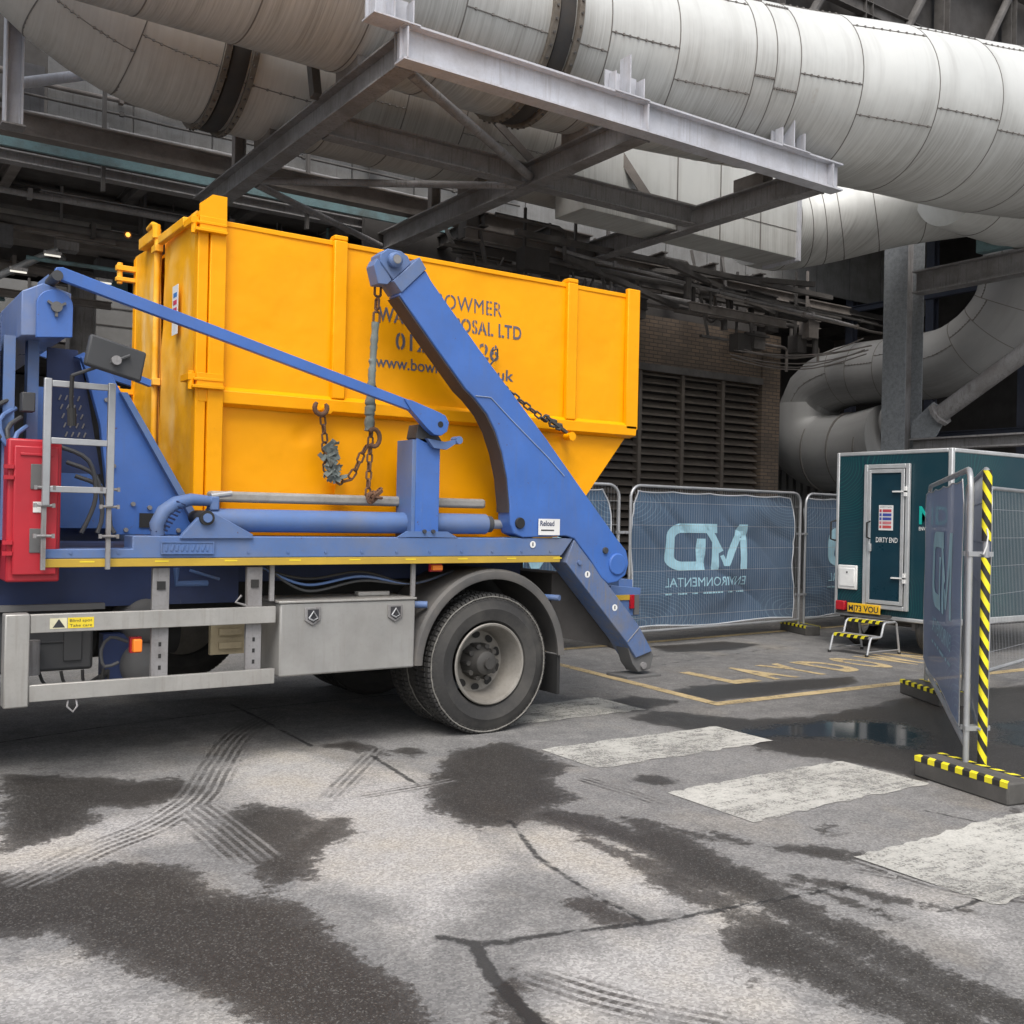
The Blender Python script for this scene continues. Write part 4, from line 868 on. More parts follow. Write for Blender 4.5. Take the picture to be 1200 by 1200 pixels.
for nm, bx in [('corner_trim', (TX-.008, TX+e, TY0-.008, TY0+e, TZ0, TZ1)), ('corner_trim', (TX-.008, TX+e, TY1-e+.01, TY1+.008, TZ0, TZ1)), ('edge_trim', (TX-.008, TX+e, TY0+e, TY1-e+.01, TZ1-e, TZ1)), ('edge_trim', (TX-.008, TX+e, TY0+e, TY1-e+.01, TZ0, TZ0+e)),
               ('edge_trim', (TX+e, TX+TL, TY0-.008, TY0+e, TZ1-e, TZ1)), ('edge_trim', (TX+e, TX+TL, TY0-.008, TY0+e, TZ0, TZ0+e+.03))]: build(nm, MB().box(*bx), ta, tr, .012)
def F3(x, y): p = at(x, y, 'X', TX); return p.y, p.z
dy1, dzt = 8.21, 2.33; dy0, dzb = 7.56, .53
door = build('door', MB().box(TX-.045, TX-.012, dy0+.10, dy1-.10, dzb+.10, dzt-.10), TRLD, tr, .004)
m_ = MB(); fw = .055
m_.box(TX-.05, TX-.01, dy0, dy0+fw, dzb, dzt); m_.box(TX-.05, TX-.01, dy1-fw, dy1, dzb, dzt); m_.box(TX-.05, TX-.01, dy0+fw, dy1-fw, dzt-fw, dzt); m_.box(TX-.05, TX-.01, dy0+fw, dy1-fw, dzb, dzb+fw)
build('door_frame', m_, ta, tr, .008)
m_ = MB(); q = fw+.008; g2 = .10
m_.box(TX-.06, TX-.046, dy0+q, dy0+g2+.01, dzb+q, dzt-q); m_.box(TX-.06, TX-.046, dy1-g2-.01, dy1-q, dzb+q, dzt-q); m_.box(TX-.06, TX-.046, dy0+g2+.01, dy1-g2-.01, dzt-g2-.01, dzt-q); m_.box(TX-.06, TX-.046, dy0+g2+.01, dy1-g2-.01, dzb+q, dzb+g2+.01)
build('leaf_trim', m_, ta, door, .004)
m_ = MB().tube([(TX-.05, dy1-.10, 1.62), (TX-.11, dy1-.10, 1.60), (TX-.11, dy1-.10, 1.42), (TX-.05, dy1-.10, 1.40)], .012, 8); build('handle', m_, BLACK, door)
build('lock', MB().box(TX-.08, TX-.05, dy1-.13, dy1-.10, 1.24, 1.34), ta, door, .004)
m_ = MB()
for z in (1.98, .92): m_.box(TX-.075, TX-.05, dy0+.03, dy0+.22, z, z+.018); m_.box(TX-.075, TX-.05, dy0+.03, dy0+.06, z-.05, z+.07)
build('hinge', m_, WHITE, door)
sg = build('notice', MB().box(TX-.052, TX-.0455, 7.78, 7.98, 1.51, 1.82), WHITE, door)
for k, c in enumerate([(.5, .06, .08), (.05, .08, .35), (.05, .08, .35), (.6, .2, .22), (.55, .08, .08)]):
    build('notice_band', MB().box(TX-.054, TX-.0525, 7.80, 7.925, 1.535+.05*(4-k)-.0, 1.57+.05*(4-k)), paint('notice%d' % k, c, .5, damt=.05), sg)
    build('notice_mark', MB().lathe([(0, 0), (.014, 0)], (0, 0, 0), 3) if False else MB().box(TX-.054, TX-.0525, 7.94, 7.97, 1.535+.05*(4-k), 1.57+.05*(4-k)), paint('notice%d' % k, c, .5), sg)
yd = (0, -1, 0)
build('notice_title', text_mb('SAFETY SIGN', (TX-.054, 7.965, 1.79), yd, (0,0,1), .018, .17), INK, sg)
build('door_lettering', text_mb('DIRTY END', (TX-.0475, 8.02, 1.36), yd, (0,0,1), .065, .31, bold=.01), WHITE, door)
build('logo_lettering', text_mb('MD', (TX-.003, 7.45, 1.60), yd, (0,0,1), .22, .40, bold=.02), LOGOT, tr)
build('small_lettering', text_mb('ENVIRONMENTAL', (TX-.003, 7.45, 1.52), yd, (0,0,1), .045, .38, bold=.01), WHITE, tr)
h_ = build('hatch', MB().box(TX-.03, TX+.0, 8.31, 8.60, .74, 1.05), WHITE, tr, .01); build('hatch_lid', MB().box(TX-.04, TX-.03, 8.34, 8.57, .78, 1.01), WHITE, h_, .005); build('hatch_lock', MB().cyl((TX-.045, 8.45, .96), (TX-.04, 8.45, .96), .012, 10), INK, h_)
build('tail_light', MB().obox((TX-.04, 8.53, .53), (.03, 0, 0), (0, .07, 0), (0, 0, .06)), REDL, tr, .012)
npl = build('number_plate', MB().box(TX-.07, TX-.052, 7.93, 8.41, .46, .575), paint('plate_yellow', (.85, .50, .02), .4, damt=.1), tr, .004); build('plate_lettering', text_mb('MJ73 VOU', (TX-.0715, 8.39, .478), yd, (0,0,1), .075, .44, bold=.02), INK, npl)
build('grab_handle', MB().tube([(TX-.01, 8.66, 1.62), (TX-.07, 8.69, 1.6), (TX-.07, 8.69, 1.38), (TX-.01, 8.66, 1.36)], .013, 8), BLACK, tr)
build('light_bracket', MB().box(TX-.03, TX-.011, 7.80, 8.62, .43, .46), STEELD, tr)
def wheel(parent, c, R, wy, rimr, rm=RIM, tyre_m=TYRE, sgn=-1, big=True):
    """lathe tyre with tread blocks; c = centre of outer sidewall plane, wy = width, inward = -sgn*Y"""
    s_ = -sgn
    prof = [(rimr+.005, .03), (rimr+.02, .008), (rimr+.05, .0), ((R+rimr)/2, -.012 if big else -.005), (R-.07, .004), (R-.03, .012), (R-.008, .03), (R, .05)]
    prof = [(r_, t*s_) for r_, t in prof]; inner = [(r_, (wy-abs(t) if t*s_ >= 0 else wy+abs(t))*s_) for r_, t in prof][::-1]
    w_ = thing('x', (0,0,0), 'x', 'x'); bpy.data.objects.remove(w_)
    tb_ = TY = MB().lathe(prof+inner, c, 72); nb_ = 84 if big else 40
    for k in range(nb_):
        a = 2*PI*k/nb_; a2 = a+2*PI/nb_*.72
        for (t0, t1, rr0) in ((.006, .035, R-.002), (.06, wy/2-.02, R+.006), (wy/2+.02, wy-.06, R+.006)):
            V = []
            for aa in (a, a2):
                for (rr_, tt) in ((rr0-.035 if t0 < .02 else R-.01, t0), (rr0+.006, t0+.012 if t0 < .02 else t0), (R+.008, t1), (R-.012, t1)):
                    V.append((c[0]+rr_*math.cos(aa), c[1]+tt*s_, c[2]+rr_*math.sin(aa)))
            tb_.add(V, [(0,1,2,3), (7,6,5,4), (0,4,5,1), (1,5,6,2), (2,6,7,3), (3,7,4,0)])
    ty = build('wheel', TY, tyre_m, parent, smooth=30)
    if big:
        P = [(c[0]+(R-.016+.005*mnoise.noise(Vector((k*.7, c[1], 0))))*math.cos(2*PI*k/90), c[1]+(.008+.003*mnoise.noise(Vector((k*.9, 4, 0))))*s_, c[2]+(R-.016+.005*mnoise.noise(Vector((k*.7, c[1], 0))))*math.sin(2*PI*k/90)) for k in range(90)]
        build('scuffed_shoulder', MB().tube(P, [.0045+.004*abs(mnoise.noise(Vector((k*1.3, 2, 9)))) for k in range(90)], 6, False, True), TREAD, ty)
    return ty
wt = wheel(tr, (11.36, 7.34, .33), .33, .19, .19, big=False); build('rim', MB().lathe([(0, -.0), (.1, .01), (.17, .03), (.195, .0)], (11.36, 7.36, .33), 32), RIM, wt)
m_ = MB().cyl((11.36, 7.3, .33), (11.36, 8.3, .33), .03); m_.box(11.05, 14.4, 7.5, 7.56, .3, .38); m_.box(11.05, 14.4, 8.1, 8.16, .3, .38); build('chassis', m_, STEELD, tr)
wt2 = wheel(tr, (11.36, 8.55, .33), .33, .19, .19, sgn=1, big=False)
# step stool
st = thing('step_stool', (10.6, 7.95, 0), 'two step folding stool with hazard tape in front of the trailer door', 'step')
sx0 = 10.36; yw0, yw1 = 7.66, 8.20
for Y in (yw0, yw1):
    build('side_frame', MB().tube([(sx0-.03, Y, 0), (sx0+.03, Y, .20), (sx0+.05, Y, .225), (sx0+.21, Y, .225), (sx0+.24, Y, .24), (sx0+.28, Y, .37), (sx0+.31, Y, .395), (sx0+.5, Y, .40), (sx0+.53, Y, .38), (sx0+.60, Y, 0)], .014, 10), GALV, st)
    build('foot_bar', MB().cyl((sx0, Y, .06), (sx0+.58, Y, .06), .008, 8), GALV, st)
    for X in (sx0-.03, sx0+.60): build('rubber_foot', MB().cyl((X, Y, 0), (X, Y, .03), .02, 10), BLACK, st)
for X0, Z in ((sx0+.03, .225), (sx0+.31, .39)):
    t_ = build('tread', MB().box(X0, X0+.2, yw0+.015, yw1-.015, Z-.02, Z+.016), STEELG, st, .006)
    a_ = MB(); k = 0; y = yw0+.02
    b_ = MB()
    while y < yw1-.03:
        y2 = min(yw1-.016, y+.05); mm = a_ if k % 2 else b_
        mm.add([(X0-.002, y+.02, Z-.02), (X0-.002, y2+.02, Z-.02), (X0-.002, y2, Z+.017), (X0-.002, y, Z+.017), (X0+.05, y2-.02, Z+.018), (X0+.05, y-.02, Z+.018)], [(0,1,2,3), (3,2,4,5)]); y = y2; k += 1
    build('tape', b_, TAPEK, t_); build('tape_bands', a_, TAPEY, t_)

# ---------------------------------------------------------------- yellow skip (container)
SY0, SY1 = 6.60, 8.15; SX0, SX1 = 2.01, 5.71; ZT, ZR, ZBT = 3.48, 2.34, 1.43
sk = thing('skip_container', (3.9, 7.7, ZBT), 'big yellow enclosed waste skip with stencilled lettering riding on the lorry', 'skip')
def side_disp(x, z, sgn):
    dents = [(3.1, 2.6, .15, .008), (3.6, 3.0, .22, .007), (5.35, 2.9, .2, .008), (4.6, 2.6, .2, .006), (2.55, 2.75, .2, .008), (4.2, 3.3, .25, .006)]
    d_ = mnoise.noise(Vector((x*.9, z*.9, sgn)))*.010+mnoise.noise(Vector((x*2.4, z*2.1, 5+sgn)))*.005
    for (cx, cz, r_, a_) in dents: d_ += a_*math.exp(-((x-cx)**2+(z-cz)**2)/r_**2)
    return d_
def side_sheet(y, sgn, name):
    """slightly dented side plate: grid between the ends, displaced in Y"""
    V = []; Fc = []; xs = np.linspace(SX0+.02, SX1-.02, 90); zs = np.linspace(ZR, ZT-.01, 40); n_ = len(xs)
    dents = [(3.1, 2.6, .15, .008), (3.6, 3.0, .22, .007), (5.35, 2.9, .2, .008), (4.6, 2.6, .2, .006), (2.55, 2.75, .2, .008), (4.2, 3.3, .25, .006)]
    for z in zs:
        for x in xs:
            V.append((x, y+side_disp(x, z, sgn)*-sgn, z))
    for j in range(len(zs)-1):
        for i in range(n_-1): Fc.append((j*n_+i, j*n_+i+1, (j+1)*n_+i+1, (j+1)*n_+i))
    return build(name, MB().add(V, Fc), YEL, sk)
side_sheet(SY0, -1, 'side_plate'); side_sheet(SY1, 1, 'side_plate')
def low_sheet(y, sgn):
    V = []; Fc = []; nx_, nz_ = 90, 30
    for j in range(nz_+1):
        z = ZBT+(ZR-ZBT)*j/nz_; xr = 5.03+(5.70-5.03)*j/nz_
        xr = min(5.70, 4.95+(z-ZBT)*.83)
        for i in range(nx_+1):
            x = SX0+.02+(xr-SX0-.02)*i/nx_; d_ = mnoise.noise(Vector((x*1.3, z*1.6, 9+sgn)))*.012+mnoise.noise(Vector((x*4, z*4, 2+sgn)))*.004
            for (cx, cz, r_, a_) in [(2.75, 2.12, .06, .02), (3.62, 2.0, .05, .018), (4.35, 1.98, .05, .02), (4.42, 1.8, .06, .015), (3.3, 1.75, .07, .012)]: d_ += a_*math.exp(-((x-cx)**2+(z-cz)**2)/r_**2)
            V.append((x, y+(.03+d_)*-sgn, z))
    for j in range(nz_):
        for i in range(nx_): Fc.append((j*(nx_+1)+i, j*(nx_+1)+i+1, (j+1)*(nx_+1)+i+1, (j+1)*(nx_+1)+i))
    return build('lower_side_plate', MB().add(V, Fc), YEL, sk)
low_sheet(SY0, -1); low_sheet(SY1, 1)
build('floor_plate', MB().box(SX0+.02, 4.95, SY0+.05, SY1-.05, ZBT, ZBT+.03), YEL, sk)
m_ = MB(); m_.add([(4.95, SY0+.04, ZBT), (4.95, SY1-.04, ZBT), (5.70, SY1-.04, ZR), (5.70, SY0+.04, ZR)], [(0,1,2,3)]); m_.box(5.68, 5.70, SY0+.02, SY1-.02, ZR, ZT-.02); build('sloping_end', m_, YEL, sk)
def dent_lid():
    m = MB(); m.box(SX0+.05, SX1-.05, SY0+.03, SY1-.03, ZT-.06, ZT-.035); return m
build('lid', dent_lid(), YEL, sk)
for y, s_ in ((SY0, -1), (SY1, 1)):
    m_ = MB(); yo = y+s_*.045
    m_.add([(SX0, y, ZR+.06), (SX1, y, ZR+.06), (SX1, yo, ZR+.03), (SX0, yo, ZR+.03), (SX0, yo, ZR-.05), (SX1-.01, yo, ZR-.05), (SX1-.02, y+s_*-.02, ZR-.07), (SX0, y+s_*-.02, ZR-.07)], [(0,1,2,3), (3,2,5,4), (4,5,6,7), (0,3,4,7), (1,6,5,2)])
    build('ridge_rail', m_, YEL, sk, .004)
    build('top_rim', MB().box(SX0+.05, SX1-.05, y-.01 if s_ < 0 else y-.03, y+.03 if s_ < 0 else y+.01, ZT-.035, ZT), YEL, sk, .005)
    for X in (2.93, 4.96):
        m_ = MB(); a_, b_ = X, X+.10
        m_.box(a_, b_, min(y, yo), max(y, yo)-.0, ZR+.04, ZT+.0); m_.add([(a_, yo, ZT), (b_, yo, ZT), (b_, y-s_*.10, ZT), (a_, y-s_*.10, ZT), (a_+.0, yo, ZT+.035), (b_, yo, ZT+.035), (b_, y-s_*.02, ZT+.035), (a_, y-s_*.02, ZT+.035)], [(0,3,2,1), (4,5,6,7), (0,1,5,4), (1,2,6,5), (2,3,7,6), (3,0,4,7)])
        build('rib_post', m_, YEL, sk, .008)
    m_ = MB(); m_.box(SX1-.12, SX1+.01, min(y, yo), max(y, yo), ZR+.0, ZT+.04); build('end_post', m_, YEL, sk, .008)
    m_ = MB(); m_.box(SX0+.055, SX0+.16, min(y+s_*-.04, yo+s_*.01), max(y+s_*-.04, yo+s_*.01), ZBT, ZT+.05); m_.box(SX0-.02, SX0+.048, min(y+s_*-.04, yo-s_*.004), max(y+s_*-.04, yo-s_*.004), ZBT, ZT+.03); build('corner_post', m_, YEL, sk, .006)
build('top_rail', MB().box(SX1-.05, SX1+.01, SY0+.05, SY1-.05, ZT-.05, ZT+.01), YEL, sk, .005)
# end doors (face towards -X)
def scuffs():
    m = YELD; t = m.node_tree; b = t.nodes['Principled BSDF']; src = b.inputs['Base Color'].links[0].from_socket
    tc = t.nodes.new('ShaderNodeTexCoord'); tot = None
    for (y, z, ry, rz) in [(6.80, 2.98, .10, .30), (7.62, 3.1, .10, .34), (7.85, 2.95, .09, .40), (7.08, 2.2, .08, .22), (7.7, 1.9, .12, .3)]:
        mp = t.nodes.new('ShaderNodeMapping'); mp.vector_type = 'POINT'; mp.inputs['Location'].default_value = (0, -(y-7.7)/ry, -(z-ZBT)/rz); mp.inputs['Scale'].default_value = (0, 1/ry, 1/rz); t.links.new(tc.outputs['Object'], mp.inputs[0])
        ln = t.nodes.new('ShaderNodeVectorMath'); ln.operation = 'LENGTH'; t.links.new(mp.outputs[0], ln.inputs[0]); q = ramp(t, ln.outputs['Value'], [(.25, 1), (1.0, 0)]); tot = q if tot is None else math_(t, 'MAXIMUM', tot, q)
    nz = noise_(t, 1, 6, .7, coords(t, (9, 9, 2.2))); f = math_(t, 'MULTIPLY', tot, ramp(t, nz, [(.38, 0), (.56, .8)]))
    t.links.new(mix(t, f, src, (.95, .62, .24)), b.inputs['Base Color'])
scuffs()
def door_leaf(y0, y1, seed):
    V = []; Fc = []; ny_, nz_ = 30, 70
    for j in range(nz_+1):
        z = ZBT+.02+(ZT+.02-ZBT)*j/nz_
        for i in range(ny_+1):
            y = y0+(y1-y0)*i/ny_; d_ = mnoise.noise(Vector((y*2, z*1.4, seed)))*.022+mnoise.noise(Vector((y*5, z*4, seed+3)))*.007
            V.append((SX0-.015-d_, y, z))
    for j in range(nz_):
        for i in range(ny_): Fc.append((j*(ny_+1)+i, j*(ny_+1)+i+1, (j+1)*(ny_+1)+i+1, (j+1)*(ny_+1)+i))
    o = build('door_leaf', MB().add(V, Fc), YELD, sk); return o
SPL = 7.38
dl1 = door_leaf(SY0+.0, SPL-.015, 1); dl2 = door_leaf(SPL+.015, SY1, 8)
build('lock_bar', MB().cyl((SX0-.05, SPL+.03, 1.5), (SX0-.05, SPL+.03, 3.54), .022, 12), YELD, dl1)
m_ = MB(); m_.box(SX0-.07, SX0-.03, SY0+.13, SPL-.05, 3.44, 3.5) ; m_.box(SX0-.075, SX0-.02, SPL+.05, SPL+.45, 3.50, 3.58); build('door_top_rail', m_, YELD, dl1, .006)
m_ = MB()
for z in (3.40, 2.46, 1.75): m_.box(SX0-.08, SX0-.025, SPL-.03, SPL+.08, z, z+.05)
m_.cyl((SX0-.06, SPL+.03, 3.5), (SX0-.06, SPL+.03, 3.60), .028, 10); m_.tube([(SX0-.06, SPL+.03, 3.59), (SX0-.07, SPL+.08, 3.61), (SX0-.07, SPL+.2, 3.60)], .02, 8); build('lock_guides', m_, YELD, dl1, .004)
for z in (3.42, 2.42):      # near hinges
    m_ = MB(); m_.box(SX0-.04, SX0+.155, SY0-.075, SY0-.055, z, z+.018); m_.box(SX0-.05, SX0+.155, SY0-.09, SY0-.05, z-.05, z-.03); m_.box(SX0-.02, SX0+.155, SY0-.07, SY0-.05, z-.03, z+.05); m_.cyl((SX0-.045, SY0-.03, z-.06), (SX0-.045, SY0-.03, z+.06), .02, 10); m_.box(SX0-.07, SX0-.02, SY0-.05, SY0+.12, z+.0, z+.045)
    build('hinge', m_, YEL, sk, .003)
for z in (3.40, 2.46):
    m_ = MB(); m_.box(SX0-.16, SX0-.01, SY1-.03, SY1+.02, z, z+.04); m_.box(SX0-.16, SX0-.01, SY1-.03, SY1+.02, z-.08, z-.05); m_.cyl((SX0-.13, SY1, z-.1), (SX0-.13, SY1, z+.06), .02, 10); build('hinge', m_, YELD, sk, .003)
build('corner_fin', MB().prism([(SX0-.02, 3.42), (SX0+.155, 3.42), (SX0+.155, 3.62), (SX0+.06, 3.62), (SX0-.02, 3.55)], SY0-.06, SY0-.045), YEL, sk)
m_ = MB(); m_.box(SX0-.09, SX0-.02, 7.0, 7.4, 1.76, 1.80)
for k in range(5): m_.tube([(SX0-.07, 7.08+.06*k, 1.92-.05*(k % 2)), (SX0-.09, 7.13+.06*k, 1.84), (SX0-.08, 7.07+.06*k, 1.72+.03*(k % 2))], .014, 6)
build('latch_chain', m_, paint('rusty_yellow', (.35, .17, .03), .7, damt=.8, dirt=(.06, .03, .02), dscale=20), sk)
stk = build('notice', MB().box(SX0-.050, SX0-.048, 6.88, 7.01, 2.76, 3.09), WHITE, sk)
for k, c in enumerate([(.05, .2, .5), (.6, .04, .1), (.6, .04, .1), (.06, .12, .4)]): build('notice_band', MB().box(SX0-.0515, SX0-.0503, 6.905, 6.985, 3.01-.05*k, 3.04-.05*k), paint('notice%d' % (k+10), c, .5), stk)
# stencilled words
def stencil(txt, x0, z, h, width, bars=True, bold=.0, sp=1.0):
    V, Fc = text2d(txt, bold, sp); xa = min(v[0] for v in V); xb = max(v[0] for v in V); kx = width/(xb-xa); bm = bmesh.new()
    vs = [bm.verts.new((v[0], v[1], 0)) for v in V]
    for f_ in Fc:
        try: bm.faces.new([vs[i] for i in f_])
        except ValueError: pass
    if bars:                                   # stencil bridges: cut a narrow vertical gap through each letter
        adv = []; x = 0
        seen = sorted(set()); comps = []
        rem = set(bm.faces)
        while rem:
            f0 = rem.pop(); stck = [f0]; comp = [f0]
            while stck:
                f_ = stck.pop()
                for e_ in f_.edges:
                    for g_ in e_.link_faces:
                        if g_ in rem: rem.remove(g_); stck.append(g_); comp.append(g_)
            xs = [v.co.x for f_ in comp for v in f_.verts]; comps.append((min(xs), max(xs)))
        gaps = [((a_+b_)/2-.03, (a_+b_)/2+.03) for a_, b_ in comps if .3 < b_-a_ < .8 and not .6 < b_-a_ < .7]
        for a_, b_ in gaps:
            for c_x in (a_, b_): bmesh.ops.bisect_plane(bm, geom=bm.verts[:]+bm.edges[:]+bm.faces[:], plane_co=(c_x, 0, 0), plane_no=(1,0,0))
        kill = [f_ for f_ in bm.faces if any(a_-1e-4 <= f_.calc_center_median().x <= b_+1e-4 for a_, b_ in gaps)]
        bmesh.ops.delete(bm, geom=kill, context='FACES')
    for q in np.arange(xa, xb, .06/kx): bmesh.ops.bisect_plane(bm, geom=bm.verts[:]+bm.edges[:]+bm.faces[:], plane_co=(q, 0, 0), plane_no=(1,0,0))
    bmesh.ops.bisect_plane(bm, geom=bm.verts[:]+bm.edges[:]+bm.faces[:], plane_co=(0, .36, 0), plane_no=(0,1,0))
    bm.verts.index_update(); P_ = [(x0+(v.co.x-xa)*kx, z+v.co.y*h/.73) for v in bm.verts]; mb = MB(); mb.add([(x, SY0+side_disp(x, zz, -1)-.0035, zz) for x, zz in P_], [tuple(v.index for v in f_.verts) for f_ in bm.faces]); bm.free(); return mb
def tx(px, py): p = at(px, py, 'Y', SY0-.02); return p.x, p.z
xA, zA = tx(509, 364)
def line_(txt, pl, pr, z, h, **k):
    a_ = at(pl, 400, 'Y', SY0-.02).x; b_ = at(pr, 400, 'Y', SY0-.02).x; return stencil(txt, a_, z, h, b_-a_, **k)
build('lettering', line_('BOWMER', 511, 589, tx(589, 371)[1], .115, bold=.0, sp=1.06), TXTB, sk)
build('lettering', line_('WASTE DISPOSAL LTD', 444, 612, tx(612, 398)[1], .105, bold=.02, sp=1.1), TXTB, sk)
build('lettering', line_('012', 465, 501, tx(585, 423)[1], .125, bold=.015, sp=1.05), TXTB, sk); build('lettering', line_('26', 563, 586, tx(585, 423)[1], .125, bold=.015), TXTB, sk)
build('lettering', line_('www.bowmer', 442, 538, tx(604, 447)[1], .088, bars=False, bold=.012), TXTB, sk); build('lettering', line_('co.uk', 561, 604, tx(604, 447)[1], .088, bars=False, bold=.012), TXTB, sk)
# lifting lugs on the side
for X, Z in ((2.88, 2.30), (4.98, 2.24)):
    m_ = MB(); m_.cyl((X, SY0-.02, Z), (X, SY0-.10, Z), .03, 12); m_.cyl((X, SY0-.10, Z), (X, SY0-.11, Z), .035, 12); build('lifting_lug', m_, YEL, sk)
build('side_bracket', MB().prism([(2.95, 1.66), (3.03, 1.72), (3.05, 1.86), (2.98, 1.86), (2.97, 1.76)], SY0-.05, SY0-.035), YEL, sk)

# ---------------------------------------------------------------- skip lorry
T0 = 6.22; T1 = 8.80
lo = thing('skip_lorry', (2.9, 7.5, 0), 'blue skip loader lorry parked with its lifting arms beside the yellow skip', 'lorry')
def prt(nm, mb, mat, bev=0, parent=None, label=None): return build(nm, mb, mat, parent or lo, bev, label=label)
# chassis and deck
prt('chassis_rail', MB().box(-1.6, 4.9, 6.98, 7.06, .80, 1.10), BLACK); prt('chassis_rail', MB().box(-1.6, 4.9, 7.94, 8.02, .80, 1.10), BLACK)
prt('subframe', MB().box(.4, 4.75, 6.85, 8.15, 1.105, 1.34), BLUEK, .005); prt('subframe_side', MB().box(.4, 2.35, 6.70, 6.74, .98, 1.24), BLUEK)
prt('deck', MB().box(2.15, 4.85, 6.42, 8.62, 1.375, 1.41), paint('worn_orange_deck', (.50, .25, .04), .6, damt=.5, dirt=(.1, .08, .06)))
def rail_poly(): 
    z0 = 1.246
    return [(1.05, z0), (4.685, z0)] 
A2 = atY([(672.7, 632.4), (662.7, 659), (734, 752.5), (745, 771), (764, 763), (749, 734)], T0)
for yy, s_ in ((T0, 1), (T1, -1)):
    y0, y1 = yy, yy+s_*.20
    prt('side_rail', MB().prism([(1.05, 1.30), (4.69, 1.30), (4.80, 1.432), (1.54, 1.432), (1.54, 1.355), (1.05, 1.355)], y0, y1), BLUED, .006)
    rf = prt('reflective_strip', MB().box(1.052, 4.675, y0-.003*s_, y0+.19*s_, 1.252, 1.299), REFL, .002)
    m_ = MB()
    for k in range(9): m_.box(1.25+.42*k, 1.33+.42*k, y0-.0045*s_, y0-.003*s_, 1.278, 1.287)
    build('strip_marks', m_, SIGNY, rf)
    lg = prt('stabiliser_leg', MB().prism([A2[0], A2[1], A2[2], A2[3], A2[4], A2[5]], y0-.004*s_, y0+.22*s_), paint('road_dusted_blue', (.095, .155, .31), .65, damt=.95, dirt=(.19, .18, .17), chips=.66, streak=True, dscale=3), .006)
    fp = atY([(738, 760), (760, 754), (768, 768), (764, 784), (750, 788), (743, 778)], T0)
    build('foot_pivot', MB().prism(fp, y0+.02*s_, y0+.17*s_), MGREY, lg, .004)
    pv = atY([(755, 780)], T0)[0]; build('pivot_pin', MB().cyl((pv[0], y0+.0*s_, pv[1]), (pv[0], y0+.02*s_, pv[1]), .028, 14), STEELG, lg)
    ft = atY([(733, 794), (770, 788)], T0); build('foot_plate', MB().box(ft[0][0], ft[1][0]+.03, y0-.02*s_, y0+.24*s_, ft[1][1]-.03, ft[1][1]-.01), MGREY, lg, .003)
    ws = atY([(735, 752), (749, 735)], T0)
    build('weld_line', MB().tube([(ws[0][0], y0-.006*s_, ws[0][1]), (ws[1][0], y0-.006*s_, ws[1][1])], .004, 6), STEELG, lg)
    for (px, py, r_) in ((678, 659, .018),):
        q = atY([(px, py)], T0)[0]; build('bolt_head', MB().cyl((q[0], y0-.02*s_, q[1]), (q[0], y0, q[1]), r_, 12), BLUED, lg)
    for (px, py) in ((688, 673), (720, 712), (624, 638)):
        q = atY([(px, py)], T0)[0]; b_ = build('warning_sticker', MB().cyl((q[0], y0-.0055*s_, q[1]), (q[0], y0-.004*s_, q[1]), .026, 20), WHITE, lg); build('sticker_mark', MB().box(q[0]-.005, q[0]+.005, y0-.007*s_, y0-.0055*s_, q[1]-.012, q[1]+.015), INK, b_)
# raised nameplate, cylinder bracket
npl_ = prt('nameplate', MB().box(1.70, 2.02, T0-.010, T0, 1.325, 1.40), BLUED, .003)
m_ = MB(); m_.box(1.70, 2.02, T0-.016, T0-.0102, 1.325, 1.332); m_.box(1.70, 2.02, T0-.016, T0-.0102, 1.393, 1.40); m_.box(1.70, 1.707, T0-.016, T0-.0102, 1.3325, 1.3925); m_.box(2.013, 2.02, T0-.016, T0-.0102, 1.3325, 1.3925)
for k in range(9): m_.bar((1.73+.031*k, T0-.013, 1.345), (1.735+.031*k+.008*(k % 2), T0-.013, 1.382), .012, .006, (0,1,0))
build('raised_border', m_, BLUED, npl_)
br = prt('cylinder_bracket', MB().prism(atY([(210, 631), (214, 625), (236, 602), (250, 601), (295, 626), (296, 631)], T0-.0), T0-.02, T0+.03), BLUED, .004)
build('bracket_pin', MB().cyl((1.965, T0-.045, 1.545), (1.965, T0+.2, 1.545), .045, 20), BLACK, br); build('pin_head', MB().cyl((1.965, T0-.055, 1.545), (1.965, T0-.045, 1.545), .028, 14), BLUED, br)
cy = prt('lift_cylinder', MB().cyl((2.02, T0+.14, 1.53), (4.08, T0+.14, 1.53), .074, 28), BLUED); build('cylinder_end', MB().cyl((4.08, T0+.14, 1.53), (4.13, T0+.14, 1.53), .06, 20), DGREY, cy)
build('piston_rod', MB().cyl((4.13, T0+.14, 1.53), (4.28, T0+.14, 1.53), .035, 14), GALV, cy)
build('hose', MB().tube([(1.70, T0+.06, 1.44), (1.69, T0+.05, 1.50), (1.73, T0+.05, 1.58), (1.80, T0+.06, 1.63), (1.90, T0+.08, 1.655), (2.0, T0+.1, 1.65), (2.05, T0+.12, 1.64)], [.042, .045, .045, .042, .038, .034, .03], 12), BLUED, cy)
m_ = MB(); 
for k in range(9):
    a_ = k/8; P = Vector((1.70, T0+.06, 1.46)).lerp(Vector((1.82, T0+.06, 1.64)), a_)
    m_.tube([P+Vector((-.05, -.005, .01)), P+Vector((-.02, -.04, 0)), P+Vector((.035, -.02, -.02))], .006, 6)
build('hose_wrap', m_, BLUEK, cy); build('hose_union', MB().box(2.02, 2.08, T0+.08, T0+.16, 1.59, 1.68), BLUED, cy, .01); build('union_bolt', MB().cyl((2.03, T0+.1, 1.68), (2.16, T0+.1, 1.70), .018, 10), GALV, cy)
